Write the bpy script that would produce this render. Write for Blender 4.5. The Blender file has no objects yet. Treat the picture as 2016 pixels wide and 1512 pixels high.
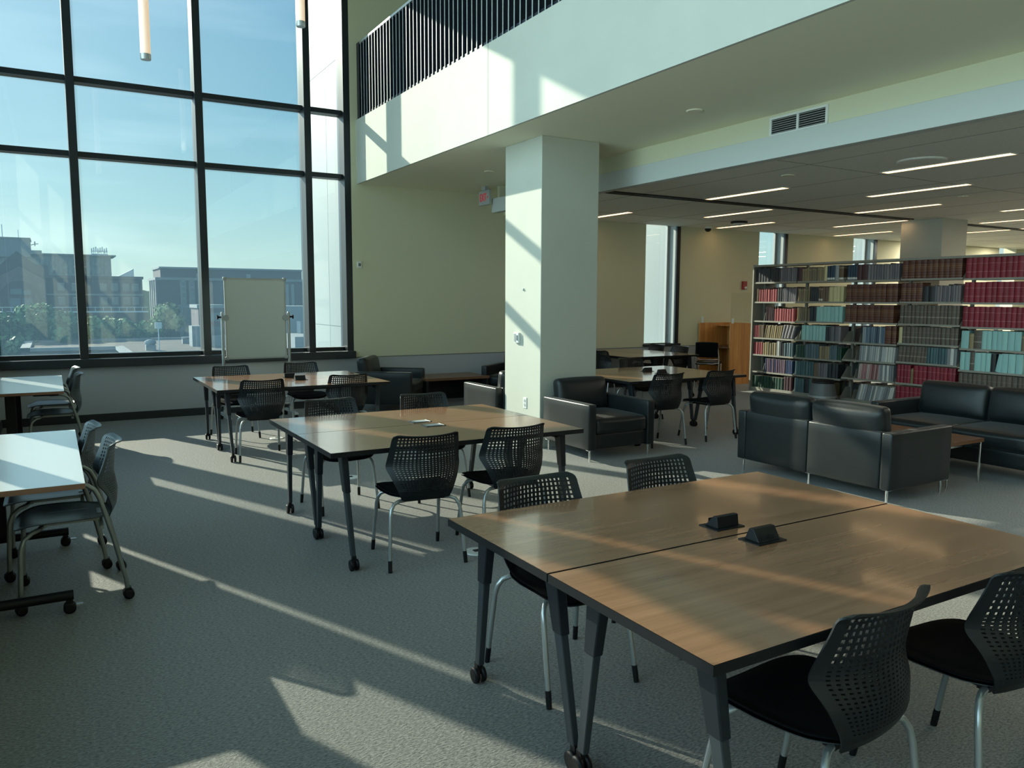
import bpy, bmesh, math, random
from mathutils import Vector, Matrix
random.seed(7)
S = bpy.context.scene
COL = S.collection
PI = math.pi
rad = math.radians

# ------------------------------------------------------------------ helpers
class MB:
    """collects shapes; build() links them as ONE mesh object"""
    def __init__(self):
        self.v = []; self.f = []; self.m = []; self.s = []
    def add(self, vs, fs, m=0, smooth=False):
        o = len(self.v)
        self.v += [tuple(p) for p in vs]
        for q in fs:
            self.f.append(tuple(i + o for i in q)); self.m.append(m); self.s.append(smooth)
        return self
    def box(self, x0, x1, y0, y1, z0, z1, m=0):
        vs = [(x, y, z) for z in (z0, z1) for y in (y0, y1) for x in (x0, x1)]
        return self.add(vs, [(0,2,3,1),(4,5,7,6),(0,1,5,4),(2,6,7,3),(0,4,6,2),(1,3,7,5)], m)
    def hexa(self, b, t, m=0):
        """b,t: four corner points of bottom and top, same winding"""
        return self.add(list(b) + list(t), [(3,2,1,0),(4,5,6,7),(0,1,5,4),(1,2,6,5),(2,3,7,6),(3,0,4,7)], m)
    def quad(self, a, b, c, d, m=0):
        return self.add([a, b, c, d], [(0,1,2,3)], m)
    def tube(self, pts, r, n=10, m=0):
        P = [Vector(p) for p in pts]
        rs = r if isinstance(r, (list, tuple)) else [r] * len(P)
        vs = []; up = None
        for i, p in enumerate(P):
            t = (P[min(i+1, len(P)-1)] - P[max(i-1, 0)]).normalized()
            if up is None:
                up = t.cross(Vector((0,0,1)) if abs(t.z) < .9 else Vector((1,0,0))).normalized()
            up = (up - t * up.dot(t)).normalized()
            w = t.cross(up)
            for k in range(n):
                a = 2*PI*k/n
                vs.append(p + (up*math.cos(a) + w*math.sin(a)) * rs[i])
        fs = []
        for i in range(len(P)-1):
            for k in range(n):
                a, b = i*n+k, i*n+(k+1) % n
                fs.append((a, b, b+n, a+n))
        self.add(vs, fs, m, True)
        L = len(P)
        self.add(vs[:n], [tuple(range(n-1, -1, -1))], m)
        self.add(vs[(L-1)*n:], [tuple(range(n))], m)
        return self
    def lathe(self, prof, n=24, c=(0,0,0), axis='z', m=0, smooth=True):
        vs = []
        for r, h in prof:
            for k in range(n):
                a = 2*PI*k/n
                p = (r*math.cos(a), r*math.sin(a), h)
                if axis == 'x': p = (h, p[0], p[1])
                if axis == 'y': p = (p[1], h, p[0])
                vs.append((p[0]+c[0], p[1]+c[1], p[2]+c[2]))
        fs = []
        for i in range(len(prof)-1):
            for k in range(n):
                a, b = i*n+k, i*n+(k+1) % n
                fs.append((a, b, b+n, a+n))
        self.add(vs, fs, m, smooth)
        self.add(vs[:n], [tuple(range(n-1, -1, -1))], m)
        self.add(vs[-n:], [tuple(range(n))], m)
        return self
    def prism(self, poly, axis, a, b, m=0):
        """poly in the two other axes (x:(y,z) y:(x,z) z:(x,y))"""
        def P(q, h):
            return {'x': (h, q[0], q[1]), 'y': (q[0], h, q[1]), 'z': (q[0], q[1], h)}[axis]
        n = len(poly)
        vs = [P(q, a) for q in poly] + [P(q, b) for q in poly]
        fs = [tuple(range(n-1, -1, -1)), tuple(range(n, 2*n))]
        fs += [(i, (i+1) % n, n+(i+1) % n, n+i) for i in range(n)]
        return self.add(vs, fs, m)
    def rbox(self, x0, x1, y0, y1, z0, z1, r=.02, n=6, puff=(0,0,0), m=0, M=None):
        """rounded, optionally puffed-up box (cushions, arms)"""
        c = Vector(((x0+x1)/2, (y0+y1)/2, (z0+z1)/2)); h = Vector(((x1-x0)/2, (y1-y0)/2, (z1-z0)/2))
        def lines(hh):
            e = [-1, -1+.3*r/hh, -1+r/hh]
            mid = [-1+r/hh + (2-2*r/hh)*i/n for i in range(1, n)]
            return e + mid + [-v for v in reversed(e)]
        L = [lines(h[i]) for i in range(3)]
        key = {}; vs = []
        def vert(p):
            k = tuple(round(v, 5) for v in p)
            if k in key: return key[k]
            q = Vector((p[0]*h[0], p[1]*h[1], p[2]*h[2]))
            core = Vector([max(-(h[i]-r), min(h[i]-r, q[i])) for i in range(3)])
            d = q - core
            if d.length > 1e-9: q = core + d.normalized()*r
            a = [math.cos(p[i]*PI/2)**.6 if abs(p[i]) < 1 else 0 for i in range(3)]
            q.x += puff[0]*p[0]*a[1]*a[2]; q.y += puff[1]*p[1]*a[0]*a[2]; q.z += puff[2]*p[2]*a[0]*a[1]
            q = q + c
            if M is not None: q = M @ q
            key[k] = len(vs); vs.append(q); return key[k]
        fs = []
        for ax in range(3):
            u, w = (ax+1) % 3, (ax+2) % 3
            for sg in (-1, 1):
                for i in range(len(L[u])-1):
                    for j in range(len(L[w])-1):
                        q = []
                        for (a, b) in ((i,j),(i+1,j),(i+1,j+1),(i,j+1)):
                            p = [0,0,0]; p[ax] = sg; p[u] = L[u][a]; p[w] = L[w][b]; q.append(vert(p))
                        fs.append(tuple(q if sg > 0 else reversed(q)))
        return self.add(vs, fs, m, True)
    def mesh(self, name, mats):
        me = bpy.data.meshes.new(name)
        me.from_pydata(self.v, [], self.f)
        for mt in (mats if isinstance(mats, (list, tuple)) else [mats]): me.materials.append(mt)
        me.polygons.foreach_set('material_index', self.m)
        me.polygons.foreach_set('use_smooth', self.s)
        me.update()
        return me
    def build(self, name, mats, parent=None, bevel=0, loc=None, rotz=None):
        o = bpy.data.objects.new(name, self.mesh(name, mats)); COL.objects.link(o)
        if parent is not None: o.parent = parent
        if loc is not None: o.location = loc
        if rotz is not None: o.rotation_euler = (0, 0, rotz)
        if bevel:
            b = o.modifiers.new('bevel', 'BEVEL'); b.width = bevel; b.segments = 2; b.limit_method = 'ANGLE'
            b.harden_normals = False
        return o

def tag(o, label, cat, group=None, kind=None):
    o['label'] = label; o['category'] = cat
    if group: o['group'] = group
    if kind: o['kind'] = kind
    return o
def thing(name, label, cat, loc=(0,0,0), rotz=0, group=None):
    o = bpy.data.objects.new(name, None); COL.objects.link(o)
    o.empty_display_size = .1; o.location = loc; o.rotation_euler = (0, 0, rotz)
    return tag(o, label, cat, group)
def struct(o):
    o['kind'] = 'structure'; return o
def dup(root, loc, rotz, label, group=None):
    r = root.copy(); COL.objects.link(r); r.location = loc; r.rotation_euler = (0, 0, rotz)
    r['label'] = label
    if group: r['group'] = group
    def rec(a, b):
        for ch in list(a.children):
            c = ch.copy(); COL.objects.link(c); c.parent = b; rec(ch, c)
    rec(root, r)
    return r

# ------------------------------------------------------------------ materials
def srgb(r, g, b):
    f = lambda c: ((c/255+.055)/1.055)**2.4 if c > 10 else c/255/12.92
    return (f(r), f(g), f(b), 1)
def mat(name, col, rough=.6, metal=0, spec=.5, noise=0, nscale=8, bump=0, bscale=60, coat=0, emit=0, ecol=None, sheen=0):
    m = bpy.data.materials.new(name); m.use_nodes = True
    nt = m.node_tree; b = nt.nodes['Principled BSDF']
    b.inputs['Base Color'].default_value = col
    b.inputs['Roughness'].default_value = rough; b.inputs['Metallic'].default_value = metal
    b.inputs['Specular IOR Level'].default_value = spec
    b.inputs['Coat Weight'].default_value = coat; b.inputs['Coat Roughness'].default_value = .12
    b.inputs['Sheen Weight'].default_value = sheen
    if emit:
        b.inputs['Emission Color'].default_value = ecol or col; b.inputs['Emission Strength'].default_value = emit
    tc = nt.nodes.new('ShaderNodeTexCoord')
    if noise:
        n = nt.nodes.new('ShaderNodeTexNoise'); n.inputs['Scale'].default_value = nscale; n.inputs['Detail'].default_value = 4
        nt.links.new(tc.outputs['Object'], n.inputs['Vector'])
        hs = nt.nodes.new('ShaderNodeHueSaturation'); hs.inputs['Color'].default_value = col
        mr = nt.nodes.new('ShaderNodeMapRange'); mr.inputs['To Min'].default_value = 1-noise; mr.inputs['To Max'].default_value = 1+noise
        mr.inputs['From Min'].default_value = .3; mr.inputs['From Max'].default_value = .7
        nt.links.new(n.outputs['Fac'], mr.inputs['Value']); nt.links.new(mr.outputs['Result'], hs.inputs['Value'])
        nt.links.new(hs.outputs['Color'], b.inputs['Base Color'])
    if bump:
        n2 = nt.nodes.new('ShaderNodeTexNoise'); n2.inputs['Scale'].default_value = bscale; n2.inputs['Detail'].default_value = 3
        nt.links.new(tc.outputs['Object'], n2.inputs['Vector'])
        bp = nt.nodes.new('ShaderNodeBump'); bp.inputs['Strength'].default_value = bump; bp.inputs['Distance'].default_value = .01
        nt.links.new(n2.outputs['Fac'], bp.inputs['Height']); nt.links.new(bp.outputs['Normal'], b.inputs['Normal'])
    return m
def wood(name, cols, rough=.25, coat=.0, axis=0, scale=1.0, spec=.5):
    m = bpy.data.materials.new(name); m.use_nodes = True
    nt = m.node_tree; b = nt.nodes['Principled BSDF']; L = nt.links.new
    tc = nt.nodes.new('ShaderNodeTexCoord'); mp = nt.nodes.new('ShaderNodeMapping')
    sc = [22*scale]*3; sc[axis] = 1.1*scale; mp.inputs['Scale'].default_value = sc
    L(tc.outputs['Object'], mp.inputs['Vector'])
    n = nt.nodes.new('ShaderNodeTexNoise'); n.inputs['Scale'].default_value = 1; n.inputs['Detail'].default_value = 8
    n.inputs['Roughness'].default_value = .62; n.inputs['Distortion'].default_value = .6
    L(mp.outputs['Vector'], n.inputs['Vector'])
    r = nt.nodes.new('ShaderNodeValToRGB'); e = r.color_ramp.elements
    e[0].position = .3; e[0].color = cols[0]; e[1].position = .7; e[1].color = cols[2]
    x = r.color_ramp.elements.new(.5); x.color = cols[1]
    L(n.outputs['Fac'], r.inputs['Fac']); L(r.outputs['Color'], b.inputs['Base Color'])
    b.inputs['Roughness'].default_value = rough; b.inputs['Coat Weight'].default_value = coat
    b.inputs['Coat Roughness'].default_value = .08; b.inputs['Specular IOR Level'].default_value = spec
    return m
M = {}
M['carpet'] = None
M['fascia'] = mat('painted_plaster', srgb(188,190,180), .75, noise=.035, nscale=1.6, bump=.05, bscale=25)
M['cream'] = mat('cream_paint', srgb(210,209,180), .8)
M['column'] = mat('column_paint', srgb(188,190,178), .75, noise=.03, nscale=2.0)
M['soffit'] = mat('soffit_paint', srgb(240,236,210), .8)
M['wainscot'] = mat('grey_wall_panel', srgb(176,181,186), .7)
M['ceiling'] = mat('acoustic_ceiling', srgb(240,240,232), .9, noise=.05, nscale=40)
M['beam'] = mat('white_beam', srgb(198,203,200), .6)
M['bronze'] = mat('dark_bronze_frame', srgb(34,42,48), .35, metal=.3)
M['bronze_s'] = mat('dark_sill', srgb(38,46,52), .4, metal=.2)
M['jamb'] = mat('grey_jamb', srgb(170,176,176), .5)
M['base'] = mat('black_baseboard', srgb(34,38,42), .6)
M['rail'] = mat('navy_railing', srgb(26,32,46), .35, metal=.3)
M['clad'] = mat('white_cladding', srgb(132,137,135), .5)
M['edge'] = mat('black_edge', srgb(19,21,23), .5, spec=.3)
M['legd'] = mat('dark_grey_leg', srgb(26,31,37), .45, spec=.35)
M['legl'] = mat('graphite_leg', srgb(52,58,62), .5, spec=.35)
M['silver'] = mat('silver_tube', srgb(172,178,178), .33, metal=.75)
M['silverg'] = mat('grey_green_tube', srgb(150,156,152), .38, metal=.6)
M['chrome'] = mat('chrome', srgb(215,218,218), .12, metal=1)
M['plastic'] = mat('black_plastic', srgb(20,24,26), .45, spec=.35)
M['plastic_g'] = mat('grey_plastic', srgb(62,74,78), .38)
M['shell'] = mat('charcoal_shell', srgb(44,50,52), .4)
M['fabric'] = mat('black_fabric', srgb(9,10,12), .95, spec=.15)
M['rubber'] = mat('black_rubber', srgb(15,16,18), .5, spec=.3)
M['leather'] = mat('black_leather', srgb(19,25,27), .38, spec=.38, sheen=.08, noise=.12, nscale=6, bump=.06, bscale=45)
M['woodtop'] = wood('walnut_laminate', [srgb(124,88,63), srgb(139,101,74), srgb(152,113,84)], .24, .5, spec=.8)
M['woodcar'] = wood('oak_panel', [srgb(176,116,60), srgb(200,138,74), srgb(216,158,94)], .4, 0, axis=2, scale=.8)
M['woodlow'] = wood('walnut_low', [srgb(100,70,50), srgb(118,84,60), srgb(136,98,70)], .35, .1)
M['whitetop'] = mat('white_laminate', srgb(214,220,222), .22, spec=.5)
M['woodedge'] = wood('brown_edge', [srgb(120,86,62), srgb(140,100,74), srgb(160,118,88)], .5)
M['white'] = mat('white_plastic', srgb(224,226,222), .4)
M['board'] = mat('whiteboard_panel', srgb(206,212,206), .25)
M['alu'] = mat('aluminium', srgb(186,190,190), .35, metal=.6)
M['shelfm'] = mat('putty_shelf_metal', srgb(142,140,130), .55)
M['shelfd'] = mat('putty_shelf_dark', srgb(112,112,106), .6)
M['stool'] = mat('grey_stool', srgb(98,104,106), .45)
M['red'] = mat('red_alarm', srgb(150,24,26), .4)
M['dark'] = mat('dark_void', srgb(14,15,16), .8)
M['stain'] = mat('stainless', srgb(170,172,172), .25, metal=1)
M['diffuser'] = mat('light_diffuser', srgb(255,240,220), .6, emit=3.2, ecol=srgb(255,206,150))
M['pendant'] = mat('pendant_diffuser', srgb(240,236,228), .4, emit=.42, ecol=srgb(255,206,160))
M['exitred'] = mat('exit_red', srgb(200,50,56), .5, emit=.12, ecol=srgb(255,50,60))
M['grille'] = mat('perforated_grille', srgb(104,110,112), .5)

# carpet: fine looped pile
def carpet():
    m = bpy.data.materials.new('grey_carpet'); m.use_nodes = True
    nt = m.node_tree; b = nt.nodes['Principled BSDF']; L = nt.links.new
    tc = nt.nodes.new('ShaderNodeTexCoord')
    mp = nt.nodes.new('ShaderNodeMapping'); mp.inputs['Scale'].default_value = (60, 130, 60); L(tc.outputs['Object'], mp.inputs['Vector'])
    n = nt.nodes.new('ShaderNodeTexNoise'); n.inputs['Scale'].default_value = 1; n.inputs['Detail'].default_value = 3; n.inputs['Roughness'].default_value = .65
    L(mp.outputs['Vector'], n.inputs['Vector'])
    n2 = nt.nodes.new('ShaderNodeTexNoise'); n2.inputs['Scale'].default_value = 1.3; n2.inputs['Detail'].default_value = 3
    L(tc.outputs['Object'], n2.inputs['Vector'])
    r = nt.nodes.new('ShaderNodeValToRGB'); e = r.color_ramp.elements
    e[0].position = .34; e[0].color = srgb(42,44,44); e[1].position = .66; e[1].color = srgb(140,140,133)
    L(n.outputs['Fac'], r.inputs['Fac'])
    mr = nt.nodes.new('ShaderNodeMapRange'); mr.inputs['To Min'].default_value = .9; mr.inputs['To Max'].default_value = 1.08
    L(n2.outputs['Fac'], mr.inputs['Value'])
    hs = nt.nodes.new('ShaderNodeHueSaturation'); L(r.outputs['Color'], hs.inputs['Color']); L(mr.outputs['Result'], hs.inputs['Value'])
    L(hs.outputs['Color'], b.inputs['Base Color'])
    bp = nt.nodes.new('ShaderNodeBump'); bp.inputs['Strength'].default_value = .7; bp.inputs['Distance'].default_value = .008
    L(n.outputs['Fac'], bp.inputs['Height']); L(bp.outputs['Normal'], b.inputs['Normal'])
    b.inputs['Roughness'].default_value = .56; b.inputs['Specular IOR Level'].default_value = 1.0
    b.inputs['Sheen Weight'].default_value = .25; b.inputs['Sheen Roughness'].default_value = .5
    return m
M['carpet'] = carpet()
# window glass: clear, mirror-like at grazing angles, a bluish veil standing in for outdoor haze
def glass(name, tint, haze_veil):
    m = bpy.data.materials.new(name); m.use_nodes = True
    nt = m.node_tree; nt.nodes.clear(); L = nt.links.new
    out = nt.nodes.new('ShaderNodeOutputMaterial')
    tr = nt.nodes.new('ShaderNodeBsdfTransparent'); tr.inputs['Color'].default_value = tint
    gl = nt.nodes.new('ShaderNodeBsdfGlossy'); gl.inputs['Roughness'].default_value = .0
    fr = nt.nodes.new('ShaderNodeFresnel'); ge = nt.nodes.new('ShaderNodeNewGeometry')
    io = nt.nodes.new('ShaderNodeMapRange'); io.inputs['To Min'].default_value = 1.5; io.inputs['To Max'].default_value = 1/1.5   # same reflectance on both faces of the thin pane
    L(ge.outputs['Backfacing'], io.inputs['Value']); L(io.outputs['Result'], fr.inputs['IOR'])
    mx = nt.nodes.new('ShaderNodeMixShader'); L(fr.outputs['Fac'], mx.inputs['Fac']); L(tr.outputs[0], mx.inputs[1]); L(gl.outputs[0], mx.inputs[2])
    if haze_veil:
        tl = nt.nodes.new('ShaderNodeBsdfTranslucent'); tl.inputs['Color'].default_value = (.35,.68,1,1)
        m2 = nt.nodes.new('ShaderNodeMixShader'); m2.inputs['Fac'].default_value = haze_veil
        L(mx.outputs[0], m2.inputs[1]); L(tl.outputs[0], m2.inputs[2]); L(m2.outputs[0], out.inputs['Surface'])
    else:
        L(mx.outputs[0], out.inputs['Surface'])
    return m
M['glass'] = glass('window_glass', (.93,.97,.96,1), .035)
M['plexi'] = glass('clear_acrylic', (.95,.96,.94,1), 0)

# ------------------------------------------------------------------ world, sun, camera
SUN = Vector((-.435, 1.0, .498)).normalized()          # towards the sun
w = bpy.data.worlds.new('sky'); S.world = w; w.use_nodes = True
nt = w.node_tree; nt.nodes.clear(); L = nt.links.new
out = nt.nodes.new('ShaderNodeOutputWorld'); bg = nt.nodes.new('ShaderNodeBackground'); L(bg.outputs[0], out.inputs[0])
tc = nt.nodes.new('ShaderNodeTexCoord'); sx = nt.nodes.new('ShaderNodeSeparateXYZ'); L(tc.outputs['Generated'], sx.inputs[0])
rp = nt.nodes.new('ShaderNodeValToRGB'); L(sx.outputs['Z'], rp.inputs['Fac'])
E = rp.color_ramp.elements
E[0].position = 0.0; E[0].color = (.66,.78,.68,1)
E[1].position = 1.0; E[1].color = (.10,.24,.46,1)
for p, c in ((.05,(.56,.76,.70,1)), (.11,(.38,.63,.68,1)), (.20,(.22,.46,.60,1)), (.34,(.12,.32,.52,1)), (.6,(.09,.24,.44,1))):
    e = rp.color_ramp.elements.new(p); e.color = c
dt = nt.nodes.new('ShaderNodeVectorMath'); dt.operation = 'DOT_PRODUCT'; L(tc.outputs['Generated'], dt.inputs[0]); dt.inputs[1].default_value = SUN
mx0 = nt.nodes.new('ShaderNodeMath'); mx0.operation = 'MAXIMUM'; L(dt.outputs['Value'], mx0.inputs[0]); mx0.inputs[1].default_value = 0
pw = nt.nodes.new('ShaderNodeMath'); pw.operation = 'POWER'; L(mx0.outputs[0], pw.inputs[0]); pw.inputs[1].default_value = 10
vm = nt.nodes.new('ShaderNodeVectorMath'); vm.operation = 'SCALE'; vm.inputs[0].default_value = (1.0,1.12,1.1); L(pw.outputs[0], vm.inputs['Scale'])
SKY_GLOW = .48; WEST_FILL = (3.0, 4.0, 4.3)      # the west one is an added glow that brightens the interior
vk = nt.nodes.new('ShaderNodeVectorMath'); vk.operation = 'SCALE'; vk.inputs['Scale'].default_value = SKY_GLOW; L(vm.outputs[0], vk.inputs[0])
# thin cloud streaks low over the roofs
cm = nt.nodes.new('ShaderNodeMapping'); cm.inputs['Scale'].default_value = (2, 2, 14); L(tc.outputs['Generated'], cm.inputs['Vector'])
cn = nt.nodes.new('ShaderNodeTexNoise'); cn.inputs['Scale'].default_value = 1.6; cn.inputs['Detail'].default_value = 5; L(cm.outputs[0], cn.inputs['Vector'])
cr = nt.nodes.new('ShaderNodeMapRange'); cr.inputs['From Min'].default_value = .5; cr.inputs['From Max'].default_value = .72; cr.inputs['To Max'].default_value = .09
L(cn.outputs['Fac'], cr.inputs['Value'])
rk = nt.nodes.new('ShaderNodeVectorMath'); rk.operation = 'SCALE'; rk.inputs['Scale'].default_value = .74; L(rp.outputs['Color'], rk.inputs[0])
ad = nt.nodes.new('ShaderNodeVectorMath'); ad.operation = 'ADD'; L(rk.outputs[0], ad.inputs[0]); L(vk.outputs[0], ad.inputs[1])
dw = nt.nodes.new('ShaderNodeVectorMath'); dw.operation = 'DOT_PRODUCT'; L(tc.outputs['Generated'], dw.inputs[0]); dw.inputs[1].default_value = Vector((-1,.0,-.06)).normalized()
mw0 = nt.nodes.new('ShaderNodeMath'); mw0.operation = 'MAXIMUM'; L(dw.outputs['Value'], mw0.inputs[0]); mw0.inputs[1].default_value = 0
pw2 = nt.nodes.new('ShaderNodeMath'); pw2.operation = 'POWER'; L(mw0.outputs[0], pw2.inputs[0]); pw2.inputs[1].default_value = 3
vw = nt.nodes.new('ShaderNodeVectorMath'); vw.operation = 'SCALE'; vw.inputs[0].default_value = WEST_FILL; L(pw2.outputs[0], vw.inputs['Scale'])
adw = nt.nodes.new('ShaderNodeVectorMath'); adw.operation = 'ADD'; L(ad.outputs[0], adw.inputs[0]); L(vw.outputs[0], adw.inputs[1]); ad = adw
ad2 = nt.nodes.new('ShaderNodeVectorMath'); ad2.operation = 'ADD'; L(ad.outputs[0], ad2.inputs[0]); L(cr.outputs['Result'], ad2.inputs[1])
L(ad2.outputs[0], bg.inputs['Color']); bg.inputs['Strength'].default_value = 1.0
sl = bpy.data.lights.new('sun', 'SUN'); sl.energy = 7.2; sl.angle = rad(.6); sl.color = (1.0,.93,.76)
so = bpy.data.objects.new('sun', sl); COL.objects.link(so)
so.rotation_euler = SUN.to_track_quat('Z', 'Y').to_euler(); so.location = (-20, 40, 30)

yaw, pitch, roll = rad(30.484), rad(6.147), rad(.2216)
fw = Vector((math.sin(yaw)*math.cos(pitch), math.cos(yaw)*math.cos(pitch), -math.sin(pitch)))
rt = Vector((math.cos(yaw), -math.sin(yaw), 0)); up = rt.cross(fw)
r2 = rt*math.cos(roll) + up*math.sin(roll); u2 = -rt*math.sin(roll) + up*math.cos(roll)
cd = bpy.data.cameras.new('camera'); cam = bpy.data.objects.new('camera', cd); COL.objects.link(cam)
cd.sensor_width = 36; cd.lens = 1535.67/2016*36; cd.clip_end = 900; cd.clip_start = .05
mw = Matrix((r2, u2, -fw)).transposed().to_4x4(); mw.translation = (0, 0, 1.64); cam.matrix_world = mw
S.camera = cam
vs_ = S.view_settings; vs_.view_transform = 'Standard'; vs_.look = 'None'; vs_.gamma = 1; vs_.exposure = 0.42; vs_.use_curve_mapping = False
S.cycles.use_denoising = True
S.cycles.max_bounces = 10; S.cycles.diffuse_bounces = 5; S.cycles.transparent_max_bounces = 16; S.cycles.sample_clamp_indirect = 6
S.cycles.caustics_reflective = False; S.cycles.caustics_refractive = False

# ------------------------------------------------------------------ setting
YN, XW, XF = 11.69, -.62, 4.117           # window wall, west wall, balcony face
ZS, ZC, ZT = 3.39, 3.08, 6.95             # soffit, library ceiling, hall ceiling
YS, XE = -6.5, 26.0
struct(MB().box(XW-.3, XE, YS, YN+.3, -.3, 0).build('floor', M['carpet']))
# window wall with the big opening and slit windows
slits = [(9.83,10.70),(12.9,13.77),(15.98,16.85),(19.05,19.9),(22.1,22.95)]
b = MB()
b.box(XW-.3, 4.03, YN, YN+.33, .70, .842, 1)                # under the big window: upper lip
b.box(XW-.3, 4.03, YN, YN+.33, 0, .70, 1)
b.box(XW-.3, 4.03, YN, YN+.33, 6.55, ZT, 0)
b.box(4.03, 9.83, YN, YN+.33, .745, ZT, 0); b.box(4.03, 9.83, YN, YN+.33, 0, .745, 1)
for i, (a, c) in enumerate(slits):
    nx = slits[i+1][0] if i+1 < len(slits) else XE
    b.box(a, c, YN, YN+.33, 0, .745, 1); b.box(a, c, YN, YN+.33, .745, .80, 0); b.box(a, c, YN, YN+.33, 3.14, ZT, 0)
    b.box(c, nx, YN, YN+.33, .745, ZT, 0); b.box(c, nx, YN, YN+.33, 0, .745, 1)
struct(b.build('wall_north', [M['cream'], M['wainscot']]))
b = MB()
b.box(4.03, XE, YN-.006, YN, .738, .748); struct(b.build('trim_1', M['shelfd']))
struct(MB().box(XW, XE, YN-.015, YN, 0, .105).build('baseboard_north', M['base']))
# west wall: slit windows, then glass wall beside and behind the camera
b = MB(); X0, X1 = XW-.3, XW
for (y0, y1, z0, z1) in ((11.55,YN+.33,0,ZT),(8.5,10.5,0,ZT),(7.63,7.70,0,ZT),(10.5,11.55,0,.84),(7.7,8.5,0,.84),(10.5,11.55,6.55,ZT),(7.7,8.5,6.55,ZT),(YS,7.63,0,.84),(YS,7.63,6.55,ZT)):
    b.box(X0, X1, y0, y1, z0, z1)
struct(b.build('wall_west', M['wainscot']))
struct(MB().box(XW, XW+.015, YS, YN, 0, .105).build('baseboard_west', M['base']))
struct(MB().box(XW-.3, XE, YS-.3, YS, 0, ZT).build('wall_south', M['cream']))
struct(MB().box(XE, XE+.3, YS-.3, YN+.3, 0, ZC+.4).build('wall_east', M['cream']))
struct(MB().box(10.5, 10.8, YS, YN, 4.34, ZT).build('wall_upper', M['cream']))
struct(MB().box(XW-.3, 10.8, YS-.3, YN+.33, ZT, ZT+.25).build('ceiling_hall', M['soffit']))
# balcony edge: two face panels with a joint, soffit, upper floor
b = MB(); b.box(XF, XF+.03, YS, 7.514, ZS, 4.333); b.box(XF, XF+.03, 7.522, YN, ZS, 4.333)
b.box(XF+.012, XF+.03, 7.5, 7.54, ZS+.002, 4.3); b.box(XF+.03, XF+.16, YS, YN, 4.2, 4.333)
struct(b.build('wall_balcony', M['fascia']))
struct(MB().box(XF+.16, XE, YS, YN, 4.2, 4.32).build('floor_upper', M['carpet']))
struct(MB().box(XF+.03, 6.03, YS, YN, ZS, ZS+.05).box(6.03, 6.7, 10.0, YN, ZS, ZS+.05).build('ceiling_soffit', M['soffit']))
struct(MB().box(5.983, 6.06, YS, 10.0, ZC-.02, ZS+.02).box(6.7, 6.76, 10.0, 10.76, ZC+.12, ZS+.02).box(6.06, 6.7, 9.94, 10.0, ZC+.12, ZS+.02).box(6.7, 6.76, 10.76, YN, ZC-.02, ZS+.02).box(6.06, 6.76, 10.70, 10.76, ZC-.02, ZS+.02).build('wall_bulkhead', M['cream']))
struct(MB().box(5.955, 6.07, YS, 10.76, 2.98, 3.193).build('trim_2', M['beam'], bevel=.004))
# library ceiling with panel joints and a metal slot diffuser
b = MB(); b.box(6.06, XE, YS, 10.70, ZC, ZC+.12); b.box(6.76, XE, 10.70, YN, ZC, ZC+.12)
struct(b.build('ceiling', M['ceiling']))
b = MB()
x = 7.0
while x < 20:
    b.box(x, x+.008, YS, YN, ZC-.0015, ZC); x += 1.22
for y in (-1.5, .9, 3.3, 5.7, 10.5): b.box(6.07, 22, y, y+.008, ZC-.0015, ZC)
struct(b.build('trim_3', M['shelfd']))
b = MB()
for (xa, xb) in ((6.3,13.1),(14.1,22)):
    b.box(xa, xb, 8.40, 8.425, ZC-.014, ZC-.001, 1); b.box(xa, xb, 8.545, 8.57, ZC-.014, ZC-.001, 1); b.box(xa, xb, 8.425, 8.545, ZC-.006, ZC-.001, 0)
    b.box(xa, xb, 8.475, 8.495, ZC-.012, ZC-.006, 1)
dif = b.build('slot_diffuser', [M['jamb'], M['edge']]); tag(dif, 'long metal slot air diffuser set across the library ceiling', 'air diffuser')
# columns
struct(MB().box(4.605, 5.365, 7.21, 7.99, 0, ZS).build('column', M['column'], bevel=.006))
struct(MB().box(13.35, 14.1, 8.03, 8.8, 0, ZC).build('column', M['fascia'], bevel=.006))

# big window: mullions, transoms, sill, panes
MUL = [(-.68,.10),(.348,.10),(1.887,.10),(3.385,.10),(3.98,.10)]
ROWS = [.843, 3.50, 4.442, 6.55]
b = MB()
for x, wd in MUL: b.box(x-wd/2, x+wd/2, YN+.005, YN+.325, .80, 6.56)
for z in ROWS[1:3]:
    for i in range(len(MUL)-1): b.box(MUL[i][0]+.05, MUL[i+1][0]-.05, YN+.10, YN+.29, z-.035, z+.035)
for i in range(len(MUL)-1): b.box(MUL[i][0]+.05, MUL[i+1][0]-.05, YN+.10, YN+.29, 6.49, 6.56); b.box(MUL[i][0]+.05, MUL[i+1][0]-.05, YN+.16, YN+.3, .80, .90)
w1 = struct(b.build('window_1', M['bronze'], bevel=.004))
MB().box(XW, 4.04, YN-.07, YN+.1, .735, .845).build('window_sill', M['bronze_s'], w1, bevel=.005)
for i in range(len(MUL)-1):
    for j in range(3):
        MB().box(MUL[i][0]+.045, MUL[i+1][0]-.045, YN+.235, YN+.247, ROWS[j]+.03, ROWS[j+1]-.03).build('pane', M['glass'], w1)
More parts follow.
